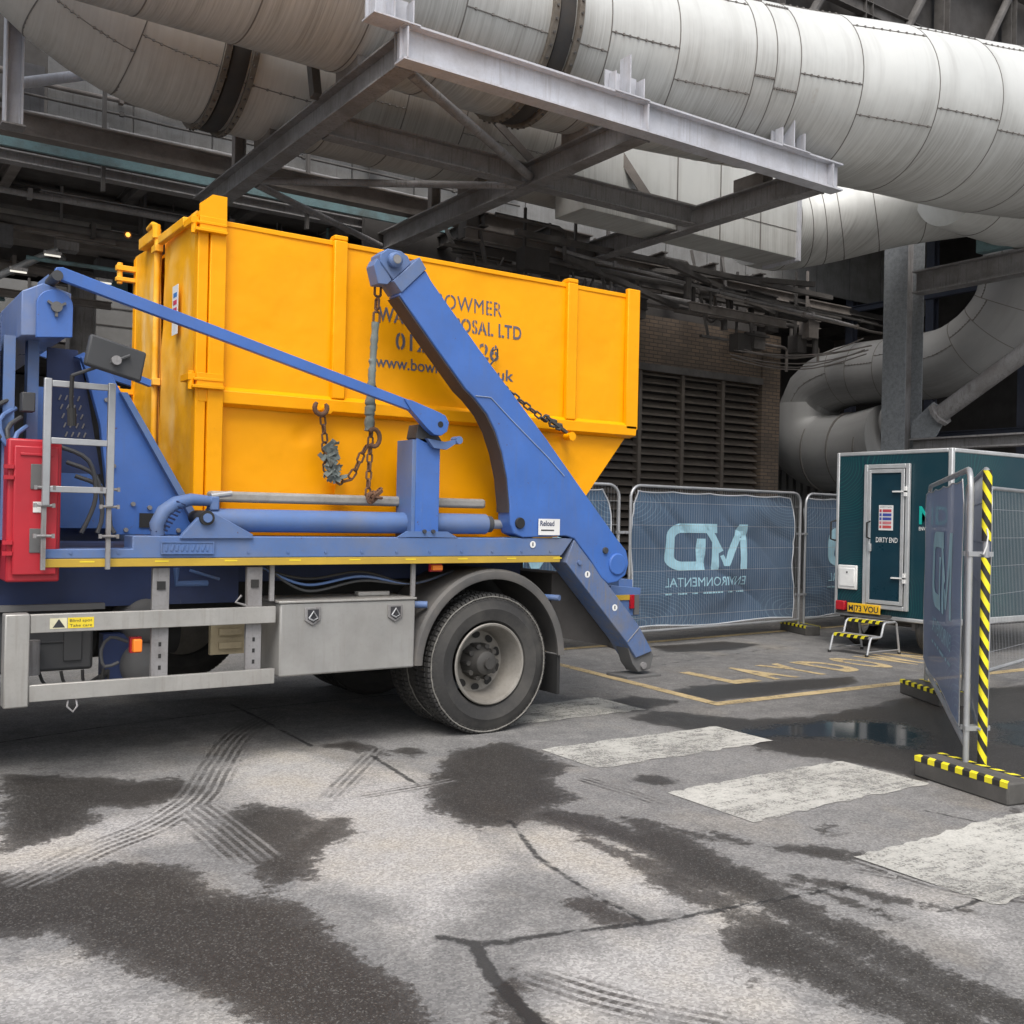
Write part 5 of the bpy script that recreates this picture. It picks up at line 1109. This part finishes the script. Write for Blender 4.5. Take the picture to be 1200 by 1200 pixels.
tb2 = prt('grey_guard_tube', MB().box(2.06, 4.13, T0+.20, T0+.30, 1.645, 1.715), paint('aged_grey_tube', (.30, .29, .27), .7, damt=.6, dirt=(.16, .14, .11), var=.1, dscale=8), .02)
# upright with channel and hook
prt('rest_post', MB().box(3.43, 3.62, T0+.02, T0+.04, 1.435, 2.12), BLUE, .004); prt('rest_post_side', MB().box(3.40, 3.43, T0+.02, T0+.25, 1.435, 2.11), BLUED, .004); prt('rest_post_rear', MB().box(3.44, 3.61, T0+.24, T0+.26, 1.435, 2.11), BLUED)
prt('post_gusset', MB().prism([(3.29, 1.435), (3.76, 1.435), (3.68, 1.475), (3.36, 1.475)], T0-.005, T0+.018), BLUED); 
m_ = MB()
for X, Z in ((3.49, 1.475), (3.56, 1.475)): m_.cyl((X, T0-.02, Z), (X, T0+.0, Z), .014, 8)
prt('post_bolts', m_, DGREY)
bk = prt('arm_rest_bracket', MB().prism(atY([(489, 513), (492, 497), (508, 498), (518, 514), (520, 518), (500, 519)], T0), T0+.02, T0+.16), DGREY, .004)
hk = MB().prism(atY([(499, 514), (520, 518), (535, 515), (534, 519), (522, 527), (507, 525)], T0), T0-.02, T0+.015); hp_ = atY([(536, 516)], T0)[0]; hk.cyl((hp_[0], T0-.03, hp_[1]), (hp_[0], T0+.05, hp_[1]), .028, 10); build('hook_latch', hk, BLUED, bk)
# slender sheet-arm rod from crossbeam to post
def rod(y, s_):
    R_ = prt('stay_bar', MB().prism(atY([(64, 315), (72, 315), (480, 471), (478, 482), (60, 326)], T0), y, y+s_*.045), BLUE, .004)
    build('stay_lug', MB().prism(atY([(469, 468), (478, 470), (510, 484), (517, 488), (521, 496), (519, 506), (512, 511), (504, 510), (497, 504), (476, 480)], T0), y-.012*s_, y+.05*s_), BLUE, R_, .003)
    q = atY([(511, 498)], T0)[0]; build('lug_hole', MB().cyl((q[0], y-.014*s_, q[1]), (q[0], y-.0125*s_, q[1]), .022, 16), BLACK, R_)
    return R_
rod(T0-.05, 1); rod(T1+.05, -1)
# lifting arms
arm_px = [(467, 345), (498, 317), (505, 330), (560, 408), (640, 515), (680, 572), (722, 631), (733, 645), (736, 660), (732, 674), (722, 682), (712, 684), (704, 677), (690, 655), (672, 631), (662, 628), (612, 630), (601, 625), (597, 612), (597, 592), (594, 560), (588, 530), (580, 505), (570, 485), (556, 467), (545, 456), (505, 400)]
for yy, s_ in ((T0-.01, 1), (T1+.01, -1)):
    A_ = prt('lifting_arm', MB().prism(atY(arm_px, T0), yy, yy+s_*.165), BLUE, .008)
    build('head_collar', MB().prism(atY([(459.5, 329.5), (490, 302), (498, 316), (469, 343.5)], T0), yy-.012*s_, yy+s_*.19), BLUED, A_, .004)
    hd = build('arm_head', MB().prism(atY([(446, 297), (455, 291), (470, 294), (478, 300), (482, 309), (461, 328), (446, 307)], T0), yy+.01*s_, yy+s_*.16), BLUED, A_, .006)
    q = atY([(461, 305.5)], T0)[0]; build('head_pin', MB().lathe([(0, -.045*s_), (.036, -.045*s_), (.052, -.03*s_), (.052, 0)], (q[0], yy, q[1]), 24), BLUED, A_); build('pin_cap', MB().cyl((q[0], yy-.05*s_, q[1]), (q[0], yy-.045*s_, q[1]), .03, 18), STEELG, A_)
    build('chain_guide', MB().prism(atY([(439, 310), (443, 302), (452, 312), (460, 328), (455, 333), (444, 332)], T0), yy+s_*.02, yy+s_*.14), BLUED, A_, .004)
    for (px, py, r_, mt) in ((722, 661, .085, BLUE), (608, 613, .042, BLACK), (708, 645, .026, DGREY)):
        q = atY([(px, py)], T0)[0]; build('pin_boss', MB().lathe([(0, -.016*s_), (r_*.9, -.016*s_), (r_, -.01*s_), (r_, .01*s_)], (q[0], yy, q[1]), 32), mt, A_)
    wl = [(556, 464), (574, 466), (600, 494), (640, 535), (660, 558)]
    build('weld_seam', MB().tube([(x, yy-.004*s_, z) for x, z in atY(wl, T0)], .004, 6), paint('scuffed_edge', (.3, .38, .55), .6), A_)
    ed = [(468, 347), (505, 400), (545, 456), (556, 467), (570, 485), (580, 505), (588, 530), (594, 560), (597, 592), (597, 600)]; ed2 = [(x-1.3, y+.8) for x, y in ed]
    dk = build('underside_shade_dirt', MB().prism(atY(ed+ed2[::-1], T0), yy+s_*.012, yy+s_*.168), paint('underside_shade_dirt', (.045, .043, .055), .6, damt=.5, dirt=(.08, .07, .06)), A_, 0)  # added dark strip: underside shade and dirt put into its colour
    if s_ == 1:
        d_ = build('dealer_sticker', MB().box(*[c for c in (atY([(629, 620)], T0)[0][0], atY([(654, 620)], T0)[0][0])], yy-.012, yy-.010, atY([(640, 627)], T0)[0][1], atY([(640, 608)], T0)[0][1]), WHITE, A_)
        a_ = atY([(631, 616)], T0)[0]; build('sticker_words', text_mb('Reload', (a_[0], yy-.0135, a_[1]), (1,0,0), (0,0,1), .04, .13, bold=.02), BLUEK, d_)
        a_ = atY([(632, 622)], T0)[0]; build('sticker_small_words', text_mb('0161 000 000', (a_[0], yy-.0135, a_[1]), (1,0,0), (0,0,1), .015, .12), INK, d_) if False else build('sticker_lines', MB().box(a_[0], a_[0]+.12, yy-.0135, yy-.0125, a_[1], a_[1]+.010), INK, d_)
        bs = prt('arm_rest_block', MB().box(4.42, 4.60, T0+.0, T0+.16, 1.433, 1.449), paint('rest_orange', (.5, .26, .04), .6))
# top cross beam at the front
cb = prt('cross_beam', MB().prism([(.93, 2.55), (1.19, 2.58), (1.19, 2.82), (1.04, 2.86), (.93, 2.80)], 6.30, 8.72), paint('sky_blue_streaked_paint', (.11, .19, .42), .3, damt=.5, dirt=(.30, .30, .30), streak=True), .006)
ep = []
for k in range(13): a_ = PI*k/12; ep.append((1.095+.095*math.cos(a_), 2.735+.085*math.sin(a_)))
ep = ep + [(1.0, 2.54), (1.19, 2.56)]
build('end_plate', MB().prism(ep, 6.24, 6.27), BLUE, cb, .004); m_ = MB().cyl((1.10, 6.215, 2.72), (1.10, 6.24, 2.72), .03, 14)
for k in range(3): a_ = 2.1*k+.5; m_.bar((1.10, 6.228, 2.72), (1.10+.055*math.cos(a_), 6.228, 2.72+.055*math.sin(a_)), .014, .016, (0,1,0))
build('end_plate_pin', m_, MGREY, cb); prt('stay_pin', MB().cyl((1.09, T0-.06, 2.885), (1.09, T0+.5, 2.875), .03, 12), DGREY); prt('stay_fork', MB().prism([(1.0, 2.62), (1.06, 2.60), (1.12, 2.86), (1.08, 2.93), (1.03, 2.88)], T0+.16, T0+.2), BLUED)
# headboard tower
tw = prt('tower_plate', MB().prism([(1.30, 2.50), (1.43, 2.50), (1.55, 2.28), (2.05, 1.43), (1.50, 1.43), (1.42, 2.1), (1.33, 2.42)], 6.56, 6.62), BLUE, .004)
build('tower_flange', MB().prism([(1.52, 2.30), (1.56, 2.30), (2.08, 1.43), (2.03, 1.43)], 6.50, 6.70), BLUED, tw)
build('window_cut', MB().box(1.66, 1.82, 6.55, 6.555, 1.475, 1.565), BLACK, tw)
prt('headboard', MB().box(.78, .84, 6.40, 8.60, 1.3, 2.55), BLUEK); prt('headboard_post', MB().box(1.00, 1.06, 6.5, 6.6, 1.4, 2.56), BLUED); prt('headboard_post', MB().box(.86, .92, 6.4, 6.5, 1.4, 2.56), BLUED); prt('headboard_post', MB().box(1.12, 1.20, 8.4, 8.5, 1.4, 2.56), BLUED)
prt('tower_side', MB().prism([(1.13, 2.55), (1.30, 2.55), (1.36, 2.3), (1.45, 1.8), (1.13, 1.8)], 6.66, 6.68), BLUEK)
lv_ = MB()
for j in range(5):
    for k in range(4): X = 1.2+.035*k+.01*j; Z = 2.24-.055*j; lv_.bar((X, 6.655, Z), (X+.012, 6.655, Z+.03), .008, .008, (0,1,0))
prt('vent_slots', lv_, STEELG)
prt('top_tie', MB().prism([(1.27, 2.50), (1.32, 2.53), (1.72, 2.40), (1.72, 2.36)], 6.58, 6.64), BLUE); prt('far_tower_plate', MB().prism([(1.30, 2.50), (1.43, 2.50), (2.05, 1.43), (1.50, 1.43)], 8.45, 8.50), BLUE)
prt('valve_block', MB().box(.95, 1.02, 6.34, 6.44, 2.13, 2.24), DGREY, .006)
for k in range(4): prt('hydraulic_hose', MB().tube(smooth_path([(.9+.03*k, 6.42, 2.2-.05*k), (.8+.04*k, 6.36, 2.12-.05*k), (.84+.05*k, 6.34, 1.98-.06*k), (1.05+.03*k, 6.4, 1.95-.08*k), (1.12, 6.5, 1.85-.1*k)], .04), .014, 8), BLUED if k % 2 else DGREY)
for k, (x0, z0) in enumerate([(1.18, 1.95), (1.22, 1.86), (1.27, 1.78)]): prt('hydraulic_hose', MB().tube(smooth_path([(x0, 6.50, z0), (x0+.16, 6.47, z0-.08), (x0+.2, 6.46, z0-.3), (x0+.12+.05*k, 6.44, 1.44)], .04), .013, 8), DGREY)
m_ = MB()
for X, Z in ((1.62, 1.62), (1.72, 1.60), (1.50, 1.85), (1.58, 1.46), (1.9, 1.46), (1.45, 2.25)): m_.cyl((X, 6.54, Z), (X, 6.56, Z), .014, 8)
prt('tower_bolts', m_, STEELG)
for k in range(3): prt('air_line', MB().tube(smooth_path([(2.35+.03*k, 6.36, 1.23), (2.7, 6.38, 1.15-.04*k), (3.1, 6.38, 1.19-.03*k), (3.5, 6.4, 1.10), (3.9, 6.5, 1.18)], .04), .009, 6), [BLACK, BLUED, DGREY][k])
m_ = MB()
for k in range(14): m_.cyl((1.2+.26*k, T0-.006, 1.335), (1.2+.26*k, T0, 1.335), .009, 8)
prt('rail_rivets', m_, BLUED)
# mirror
mi = prt('mirror', MB().obox((1.37, 6.0, 2.43), (.155, .02, -.035), (0, .03, 0), (.015, 0, .085)), DGREY, .012)
build('mirror_arm', MB().tube([(1.17, 6.12, 2.33), (1.30, 5.99, 2.385), (1.36, 5.965, 2.41), (1.44, 5.965, 2.45)], .010, 8), DGREY, mi); build('mirror_pivot', MB().cyl((1.365, 5.94, 2.415), (1.365, 5.98, 2.415), .026, 14), STEELG, mi)
build('mirror_stalk', MB().tube([(1.17, 6.12, 2.33), (1.17, 6.14, 2.20), (1.18, 6.15, 2.08)], [.012, .012, .012], 8), BLACK, mi); build('stalk_grip', MB().cyl((1.175, 6.145, 2.15), (1.18, 6.15, 2.05), .024, 10), BLACK, mi)
# ladder
ld = prt('ladder_rail', MB().box(1.035, 1.075, T0-.06, T0-.03, 1.60, 2.31), GALV, .004); prt('ladder_rail', MB().box(1.375, 1.415, T0-.06, T0-.03, 1.60, 2.31), GALV, .004)
for z in (2.265, 1.945, 1.645+.03): prt('ladder_rung', MB().box(1.076, 1.374, T0-.058, T0-.034, z-.0, z+.035), GALV, .003)
for X in (1.05, 1.395): prt('ladder_stub', MB().box(X-.012, X+.012, T0-.045, T0-.02, 1.24, 1.60), STEELG)
m_ = MB()
for X in (1.05, 1.395):
    for z in (1.60, 1.70, 1.43): m_.cyl((X-.05, T0-.05, z), (X+.05, T0-.05, z), .008, 8); m_.box(X-.055, X-.04, T0-.06, T0-.04, z-.012, z+.012); m_.box(X+.04, X+.055, T0-.06, T0-.04, z-.012, z+.012)
prt('ladder_bolts', m_, STEELG)
# red extinguisher cabinet
rc_ = prt('extinguisher_cabinet', MB().box(.872, 1.15, T0+.03, T0+.26, 1.17, 1.97), RED, .012)
build('cabinet_door', MB().box(.90, 1.13, T0+.005, T0+.029, 1.21, 1.93), RED, rc_, .008); build('door_rib', MB().box(.93, 1.10, T0-.004, T0+.004, 1.875, 1.89), RED, rc_, .003)
for (z0, z1) in ((1.69, 1.83), (1.335, 1.47)): build('cabinet_window', MB().box(.985, 1.055, T0-.001, T0+.004, z0, z1), MGREY, rc_, .002)
build('cabinet_label', MB().box(1.0, 1.05, T0-.001, T0+.004, 1.56, 1.62), WHITE, rc_)
m_ = MB()
for z in (1.80, 1.74, 1.38, 1.32): m_.box(.85, .90, T0+.0, T0+.03, z, z+.022)
build('cabinet_hinge', m_, RED, rc_)
# side guard
sgd = MB()
prt('guard_bar', MB().box(1.0, 2.43, T0-.0, T0+.035, .885, .99), ALU, .004); prt('guard_bar', MB().box(1.0, 2.43, T0, T0+.035, .50, .595), ALU, .004)
prt('guard_end', MB().box(.87, .998, T0-.01, T0+.10, .475, .995), ALU, .008)
for X in (1.72, 2.30):
    gp = prt('guard_stay', MB().box(X-.05, X+.05, T0+.037, T0+.07, .53, 1.24), STEELG, .003); m_ = MB()
    for k in range(3): m_.box(X-.008, X+.008, T0+.035, T0+.037, .63+.07*k, .655+.07*k)
    m_.box(X-.025, X+.025, T0+.030, T0+.036, 1.11, 1.16); build('slots', m_, BLACK, gp)
gl = prt('warning_label', MB().box(1.10, 1.19, T0-.002, T0, .905, .965), paint('label_cream', (.7, .66, .45), .5)); gl2 = prt('warning_label', MB().box(1.195, 1.335, T0-.002, T0, .905, .965), SIGNY)
build('label_triangle', MB().prism([(1.115, .912), (1.18, .912), (1.147, .96)], T0-.0035, T0-.0022), INK, gl)
m_ = text_mb('Blind spot', (1.205, T0-.003, .941), (1,0,0), (0,0,1), .017, .12); text_mb('Take care', (1.205, T0-.003, .913), (1,0,0), (0,0,1), .017, .12, mb=m_); build('label_words', m_, INK, gl2)
prt('rope_loop', MB().tube([(1.21, T0+.02, .50), (1.20, T0, .46), (1.23, T0-.01, .43), (1.255, T0, .46), (1.25, T0+.02, .5)], .006, 6), STEELG)
mk = prt('marker_light', MB().box(1.562, 1.612, T0+.01, T0+.06, .745, .82), ORANGE, .006); build('marker_bezel', MB().box(1.555, 1.62, T0+.061, T0+.10, .735, .83), REDL, mk, .004); build('marker_cable', MB().tube(smooth_path([(1.55, T0+.09, .80), (1.45, T0+.1, .83), (1.40, T0+.1, .76), (1.42, T0+.1, .66), (1.50, T0+.1, .68)], .03), .01, 8), DGREY, mk)
mk = prt('marker_light', MB().box(3.60, 3.68, T0+.05, T0+.08, 1.20, 1.235), ORANGE, .004); build('marker_bezel', MB().box(3.59, 3.69, T0+.081, T0+.10, 1.19, 1.245), REDL, mk)
# battery box, air tanks
bb = prt('battery_box', MB().box(.55, 1.40, T0+.30, T0+.85, .62, .98), DGREY, .02); m_ = MB()
for k in range(5): m_.box(.6+.17*k, .62+.17*k, T0+.31, T0+.84, .981, .99)
m_.box(1.0, 1.28, T0+.29, T0+.30, .79, .80); m_.box(1.23, 1.33, T0+.285, T0+.30, .68, .90); build('box_ribs', m_, DGREY, bb, .003); prt('box_lip', MB().box(.55, 1.45, T0+.25, T0+.30, .985, 1.02), MGREY)
for Z in (.88, .60): prt('air_tank', MB().lathe([(0, 0), (.08, .01), (.13, .04), (.15, .08), (.15, .55), (0, .56)], (1.75, T0+.42, Z), 28), MGREY)
for k in range(4): prt('air_line', MB().tube(smooth_path([(1.1+.12*k, T0+.3, .62), (1.15+.1*k, T0+.28, .52), (1.3+.06*k, T0+.3, .50), (1.5, T0+.35, .6)], .04), .010, 6), BLACK)
prt('spring_can', MB().cyl((1.05, T0+.22, .62), (1.05, T0+.22, .82), .04, 14), STEELG)
prt('blue_prop', MB().box(1.50, 1.66, T0+.5, T0+.62, .45, .8), BLUEK)
m_ = MB(); m_.box(2.16, 2.44, T0+.45, T0+.49, .64, .86); 
for z in (.68, .77): m_.box(2.21, 2.36, T0+.425, T0+.445, z, z+.04)
prt('cream_bracket', m_, paint('cream_bracket', (.45, .38, .24), .6, damt=.5)); 
prt('tank', MB().cyl((1.55, T0+1.1, .78), (2.1, T0+1.1, .78), .2, 24), BLACK); prt('hanging_arm', MB().tube([(1.9, T0+.35, 1.22), (1.9, T0+.35, 1.12), (2.1, T0+.35, 1.12)], .02, 10), BLUED)
prt('under_pipe', MB().tube([(2.0, T0+.4, 1.20), (2.2, T0+.42, 1.14)], .01, 6), BLUED); m_ = MB().tube([(2.22, T0+.05, 1.06), (2.18, T0+.04, 1.02), (2.24, T0+.03, 1.0), (2.26, T0+.04, .98)], .008, 6); prt('clip', m_, STEELG)
# toolbox
tbx = prt('toolbox', MB().box(2.46, 3.44, T0+.005, T0+.45, .535, 1.005), paint('toolbox_grey', (.33, .325, .31), .5, metal=.25, damt=.3, dirt=(.22, .2, .17), streak=True), .012)
build('toolbox_lip', MB().box(2.45, 3.445, T0-.004, T0+.46, 1.006, 1.02), ALU, tbx, .003)
for X in (2.68, 3.28):
    l_ = build('latch', MB().prism([(X-.055, .975), (X+.055, .975), (X+.055, .89), (X, .855), (X-.055, .89)], T0-.008, T0+.004), STEELG, tbx, .004); build('latch_recess', MB().prism([(X-.038, .962), (X+.038, .962), (X+.038, .90), (X, .875), (X-.038, .90)], T0-.010, T0-.0085), INK, l_)
    build('latch_ring', MB().tube([(X-.03, T0-.012, .905), (X, T0-.016, .89), (X+.03, T0-.012, .905), (X, T0-.014, .95), (X-.03, T0-.012, .905)], .006, 6), GALV, l_)
for X in (2.405, 3.43): prt('toolbox_hanger', MB().box(X, X+.03, T0+.05, T0+.07, 1.02, 1.25), STEELG)
prt('toolbox_clamp', MB().box(3.1, 3.34, T0+.2, T0+.26, 1.022, 1.05), ALU, .003)
# wheels, arches
WX = 4.10
def hub_parts(ty, cx, y, sgn):
    s_ = -sgn
    rp = [(.300, .004), (.292, -.004), (.280, .0), (.268, .02), (.262, .07), (.245, .11), (.235, .16), (.225, .20), (.18, .215), (.14, .21), (.135, .205), (0, .205)]
    ri = build('rim', MB().lathe([(r_, t*s_) for r_, t in rp], (cx, y, .508), 64), RIM, ty)
    m_ = MB()
    for k in range(10):
        a_ = 2*PI*(k+.5)/10; c_ = Vector((cx+.195*math.cos(a_), y+.2085*s_, .508+.195*math.sin(a_))); u_ = Vector((math.cos(a_), 0, math.sin(a_))); v_ = Vector((-math.sin(a_), 0, math.cos(a_)))
        m_.add([c_+u_*.027*math.cos(q)+v_*.036*math.sin(q)+Vector((0, -.006*s_, 0)) for q in np.linspace(0, 2*PI, 13)[:-1]], [tuple(range(12))])
    hb = build('hand_holes', m_, BLACK, ty)
    hu = MB().lathe([(0, .03*s_), (.06, .032*s_), (.085, .05*s_), (.095, .10*s_), (.12, .13*s_), (.135, .2*s_)], (cx, y, .508), 32); build('hub', hu, HUB, ty); m_ = MB()
    for k in range(10):
        a_ = 2*PI*k/10; x, z = cx+.122*math.cos(a_), .508+.122*math.sin(a_); m_.cyl((x, y+.10*s_, z), (x, y+.2*s_, z), .019, 8)
    m_.cyl((cx, y+.0*s_, .508), (cx, y+.03*s_, .508), .04, 12); build('wheel_nuts', m_, HUB, ty)
w1 = wheel(lo, (WX, 6.275, .508), .508, .30, .30); hub_parts(w1, WX, 6.275, -1)
w2 = wheel(lo, (WX, 6.63, .508), .508, .30, .30); 
w3 = wheel(lo, (WX, 8.75, .508), .508, .30, .30, sgn=1); hub_parts(w3, WX, 8.75, 1); w4 = wheel(lo, (WX, 8.39, .508), .508, .30, .30, sgn=1)
w5 = wheel(lo, (2.52, 8.75, .70), .508, .30, .30, sgn=1); build('rim', MB().cyl((2.52, 8.5, .70), (2.52, 8.6, .70), .305, 40), RIM, w5) 
w6 = wheel(lo, (-.35, 6.275, .508), .508, .30, .30); hub_parts(w6, -.35, 6.275, -1); w7 = wheel(lo, (-.35, 8.75, .508), .508, .30, .30, sgn=1)
prt('axle', MB().cyl((WX, 6.5, .508), (WX, 8.6, .508), .1, 16), BLACK)
for yy, s_ in ((6.235, 1), (8.79, -1)):
    m_ = MB(); n_ = 36; V = []; Fc = []
    pr = [(.60, .0), (.615, -.006), (.655, -.004), (.672, .02), (.672, .60), (.655, .60), (.650, .035), (.605, .03)]
    for k in range(n_+1):
        a_ = rad(2)+rad(176)*k/n_
        for (r_, t) in pr:
            z = .52+r_*math.sin(a_)*1.02
            V.append((WX+r_*math.cos(a_)*.985, yy+t*s_, z))
    q = len(pr)
    for k in range(n_):
        for j in range(q): Fc.append((k*q+j, k*q+(j+1) % q, (k+1)*q+(j+1) % q, (k+1)*q+j))
    Fc.append(tuple(range(q))); Fc.append(tuple(n_*q+j for j in range(q))[::-1])
    prt('mudguard', m_.add(V, Fc), paint('scuffed_mudguard', (.095, .093, .09), .6, damt=.6, dirt=(.19, .17, .15), dscale=3))
    prt('mud_flap', MB().box(WX+.60, WX+.625, yy+.02*s_, yy+.56*s_, .24, .54), BLACK, .004)
prt('mudguard_pin', MB().cyl((3.45, T0+.12, .96), (3.56, T0+.05, .96), .025, 12), BLUED); prt('mudguard_pin', MB().cyl((4.62, T0+.12, .98), (4.68, T0+.0, .98), .022, 12), BLUED)
prt('wheel_well', MB().box(3.3, 4.95, 7.1, 7.14, .55, 1.25), DARK)
# rear end
prt('rear_cross_box', MB().prism([(4.78, 1.15), (5.02, 1.15), (5.42, .62), (5.36, .55), (4.78, .66)], T0+.24, T1-.24), DARK)
rb_ = prt('rear_light_board', MB().prism(atY([(716, 686), (751, 689), (748, 722), (736, 721), (722, 703), (716, 700)], 6.5), 6.5, 6.56), BLUED, .004); prt('rear_beam', MB().box(5.55, 5.70, 6.56, 8.5, .92, 1.08), BLUED)
a_ = atY([(713, 697), (738, 697), (738, 703), (710, 703)], 6.49); build('reflective_strip', MB().box(a_[0][0], a_[1][0], 6.49, 6.497, a_[2][1], a_[1][1]), REFL, rb_)
a_ = atY([(738, 697), (742, 713)], 6.49); build('tail_light', MB().box(a_[0][0], a_[1][0], 6.475, 6.498, a_[1][1], a_[0][1]), REDL, rb_, .003)
a_ = atY([(743, 697), (748, 720)], 6.49); build('grille', MB().box(a_[0][0], a_[1][0], 6.48, 6.498, a_[1][1], a_[0][1]), MGREY, rb_)
# cab, outside the frame to the left but part of the lorry
cabm = MB().prism([(-1.75, .55), (.35, .55), (.35, 3.0), (-.2, 3.15), (-1.35, 3.05), (-1.75, 2.0)], 6.28, 8.74); cb_ = prt('cab', cabm, BLUE, .05)
build('side_window', MB().box(-1.25, -.45, 6.262, 6.279, 1.95, 2.65), INK, cb_, .01); build('cab_door', MB().box(-1.35, -.35, 6.266, 6.279, .95, 1.9), BLUE, cb_, .01); build('windscreen', MB().prism([(-1.76, 2.0), (-1.37, 2.98), (-1.39, 3.0), (-1.78, 2.02)], 6.45, 8.57), INK, cb_)
build('bumper', MB().box(-1.9, -1.72, 6.3, 8.72, .45, .95), MGREY, cb_, .03); build('wheel_recess', MB().cyl((-.35, 6.27, .55), (-.35, 6.9, .55), .62, 32), BLACK, cb_)

# ---------------------------------------------------------------- chains
def links(m, P, size=.032, wire=.006, pitch=None):
    """interlocking oval links along a polyline"""
    P = [Vector(p) for p in P]; S = [0]
    for a, b in zip(P, P[1:]): S.append(S[-1]+(b-a).length)
    pitch = pitch or size*1.35; n = max(2, int(S[-1]/pitch))
    for k in range(n):
        s = (k+.5)*S[-1]/n; i = max(j for j in range(len(S)) if S[j] <= s+1e-9); i = min(i, len(P)-2)
        d = (P[i+1]-P[i]).normalized(); c = P[i]+d*(s-S[i]); a = Vector((0,1,0)) if k % 2 else d.cross(Vector((0,1,0)))
        if k % 2 == 0: a = a.normalized()
        else: a = (a-d*a.dot(d)).normalized()
        L = size*.62; w_ = size*.38; Q = []
        for q in range(10):
            t = 2*PI*q/10; Q.append(c+d*(math.copysign(L-w_*.6, math.cos(t)) if abs(math.cos(t)) > .01 else 0)+d*w_*.9*math.cos(t)+a*w_*math.sin(t)*1.15)
        m.tube(Q, wire, 6, False, True)
def hook(c, r=.05, w_=.018, a0=-.6, a1=4.2, y=None):
    return [(c[0]+r*math.cos(a), c[1], c[2]+r*math.sin(a)) for a in np.linspace(a0, a1, 12)]
CY = 6.36
def pt(px, py, Y=CY): p = at(px, py, 'Y', Y); return (p.x, Y, p.z)
ch = thing('lifting_chain', pt(443, 340), 'long rusty chain in a grey sleeve hanging from the near lifting arm', 'chain')
m_ = MB(); links(m_, [pt(443, 333), pt(441, 380)], .055, .0095); links(m_, [pt(438, 452), pt(434, 520), pt(431, 582)], .042, .008); build('links', m_, RUST, ch)
def sleeve(P, r, seed):
    P = [Vector(p) for p in P]; Q = []; rr = []
    for a, b in zip(P, P[1:]):
        for k in range(10): Q.append(a.lerp(b, k/10)+Vector((mnoise.noise(Vector((k, seed, a.z)))*.006, 0, 0))); rr.append(r*(1+.28*mnoise.noise(Vector((k*.9, seed*3.1, a.z*7)))))
    Q.append(P[-1]); rr.append(r); return MB().tube(Q, rr, 12)
build('sleeve', sleeve([pt(440, 378), pt(437, 420), pt(435, 453)], .026, 1), ROPE, ch); build('torn_sleeve', sleeve([pt(435, 455), pt(433.5, 480), pt(432.5, 505)], .034, 5), ROPE, ch)
hc_ = pt(438, 513, CY-.03); build('grab_hook', MB().tube([(hc_[0]+.045*math.cos(a), hc_[1], hc_[2]+.06*math.sin(a)) for a in np.linspace(-2.2, 2.4, 12)], .016, 10), RUST, ch)
m_ = MB(); bp = Vector(pt(432, 582)); 
for k in range(5): links(m_, [bp+Vector((random.uniform(-.03, .03), -.02, random.uniform(-.03, .03))), bp+Vector((random.uniform(-.04, .04), -.03, random.uniform(-.03, .03)))+Vector((.05, 0, .02))], .05, .009)
build('chain_knot', m_, RUST, ch)
c2 = thing('skip_chain', pt(376, 480, 6.5), 'short rusty chain with open hook and torn sleeve looped on the skip side', 'chain')
Y2 = 6.48
m_ = MB(); links(m_, [pt(378, 488, Y2), pt(381, 518, Y2)], .042, .0075); P = [pt(a, b, Y2) for a, b in ((392, 560), (400, 565), (408, 563), (417, 550), (424, 533), (430, 522))]; links(m_, P, .048, .008); links(m_, [pt(380, 518, Y2), pt(382, 552, Y2), pt(392, 560, Y2)], .042, .0075); build('links', m_, RUST, c2)
hq = pt(376, 478, Y2-.02); build('open_hook', MB().tube([(hq[0]+.045*math.cos(a), hq[1], hq[2]+.045*math.sin(a)) for a in np.linspace(-4.0, .75, 12)], [.012]+[.017]*10+[.010], 10), RUST, c2)
m_ = MB(); cc = Vector(pt(388, 540, Y2-.01))
for k in range(70):
    t = random.random(); c_ = cc+Vector((random.gauss(0, .025)+.03*(t-.5), random.uniform(-.03, .02), (t-.5)*-.24)); d = Vector((random.uniform(-1,1), random.uniform(-.4,.4), random.uniform(-1,1))).normalized(); e_ = d.cross(Vector((random.uniform(-1,1), 1, random.uniform(-1,1)))).normalized(); L = random.uniform(.018, .045); W_ = random.uniform(.008, .022)
    m_.obox(c_, d*L, e_*W_, d.cross(e_)*.0015)
build('torn_sleeve', m_, ROPE, c2)
c3 = thing('tensioned_chain', pt(598, 458, 6.5), 'taut dark chain running from behind the arm down to a hook on the skip rail', 'chain')
m_ = MB(); links(m_, [pt(588, 452, Y2), pt(640, 494, Y2)], .045, .008); build('links', m_, DGREY, c3)
m_ = MB(); 
for (a, b, r_) in ((640, 490, .022), (648, 496, .028), (655, 500, .022)): c_ = Vector(pt(a, b, Y2)); m_.tube([c_+Vector((r_*1.2*math.cos(q), -.01*math.sin(3*q), r_*math.sin(q))) for q in np.linspace(0, 2*PI, 9)[:-1]], .012, 8, False, True)
m_.bar(pt(641, 489, Y2), pt(664, 507, Y2), .03, .022); build('shackle', m_, HUB, c3)
mk_ = [(577, 411), (583, 409), (583, 418), (574, 428)]
tag(build('wire_hook', MB().tube([pt(a, b, 6.54) for a, b in mk_], .008, 6), DGREY, loc=pt(577, 411, 6.54)), 'small dark bent wire on the skip lettering by the arm', 'wire')
c4 = thing('lifting_chain', (3.08, 8.62, 3.2), 'chain hanging from the far lifting arm beyond the skip', 'chain'); m_ = MB(); links(m_, [(3.08, 8.9, 3.1), (3.10, 8.9, 1.7)], .08, .011); build('links', m_, RUST, c4)
bpy.context.view_layer.update()
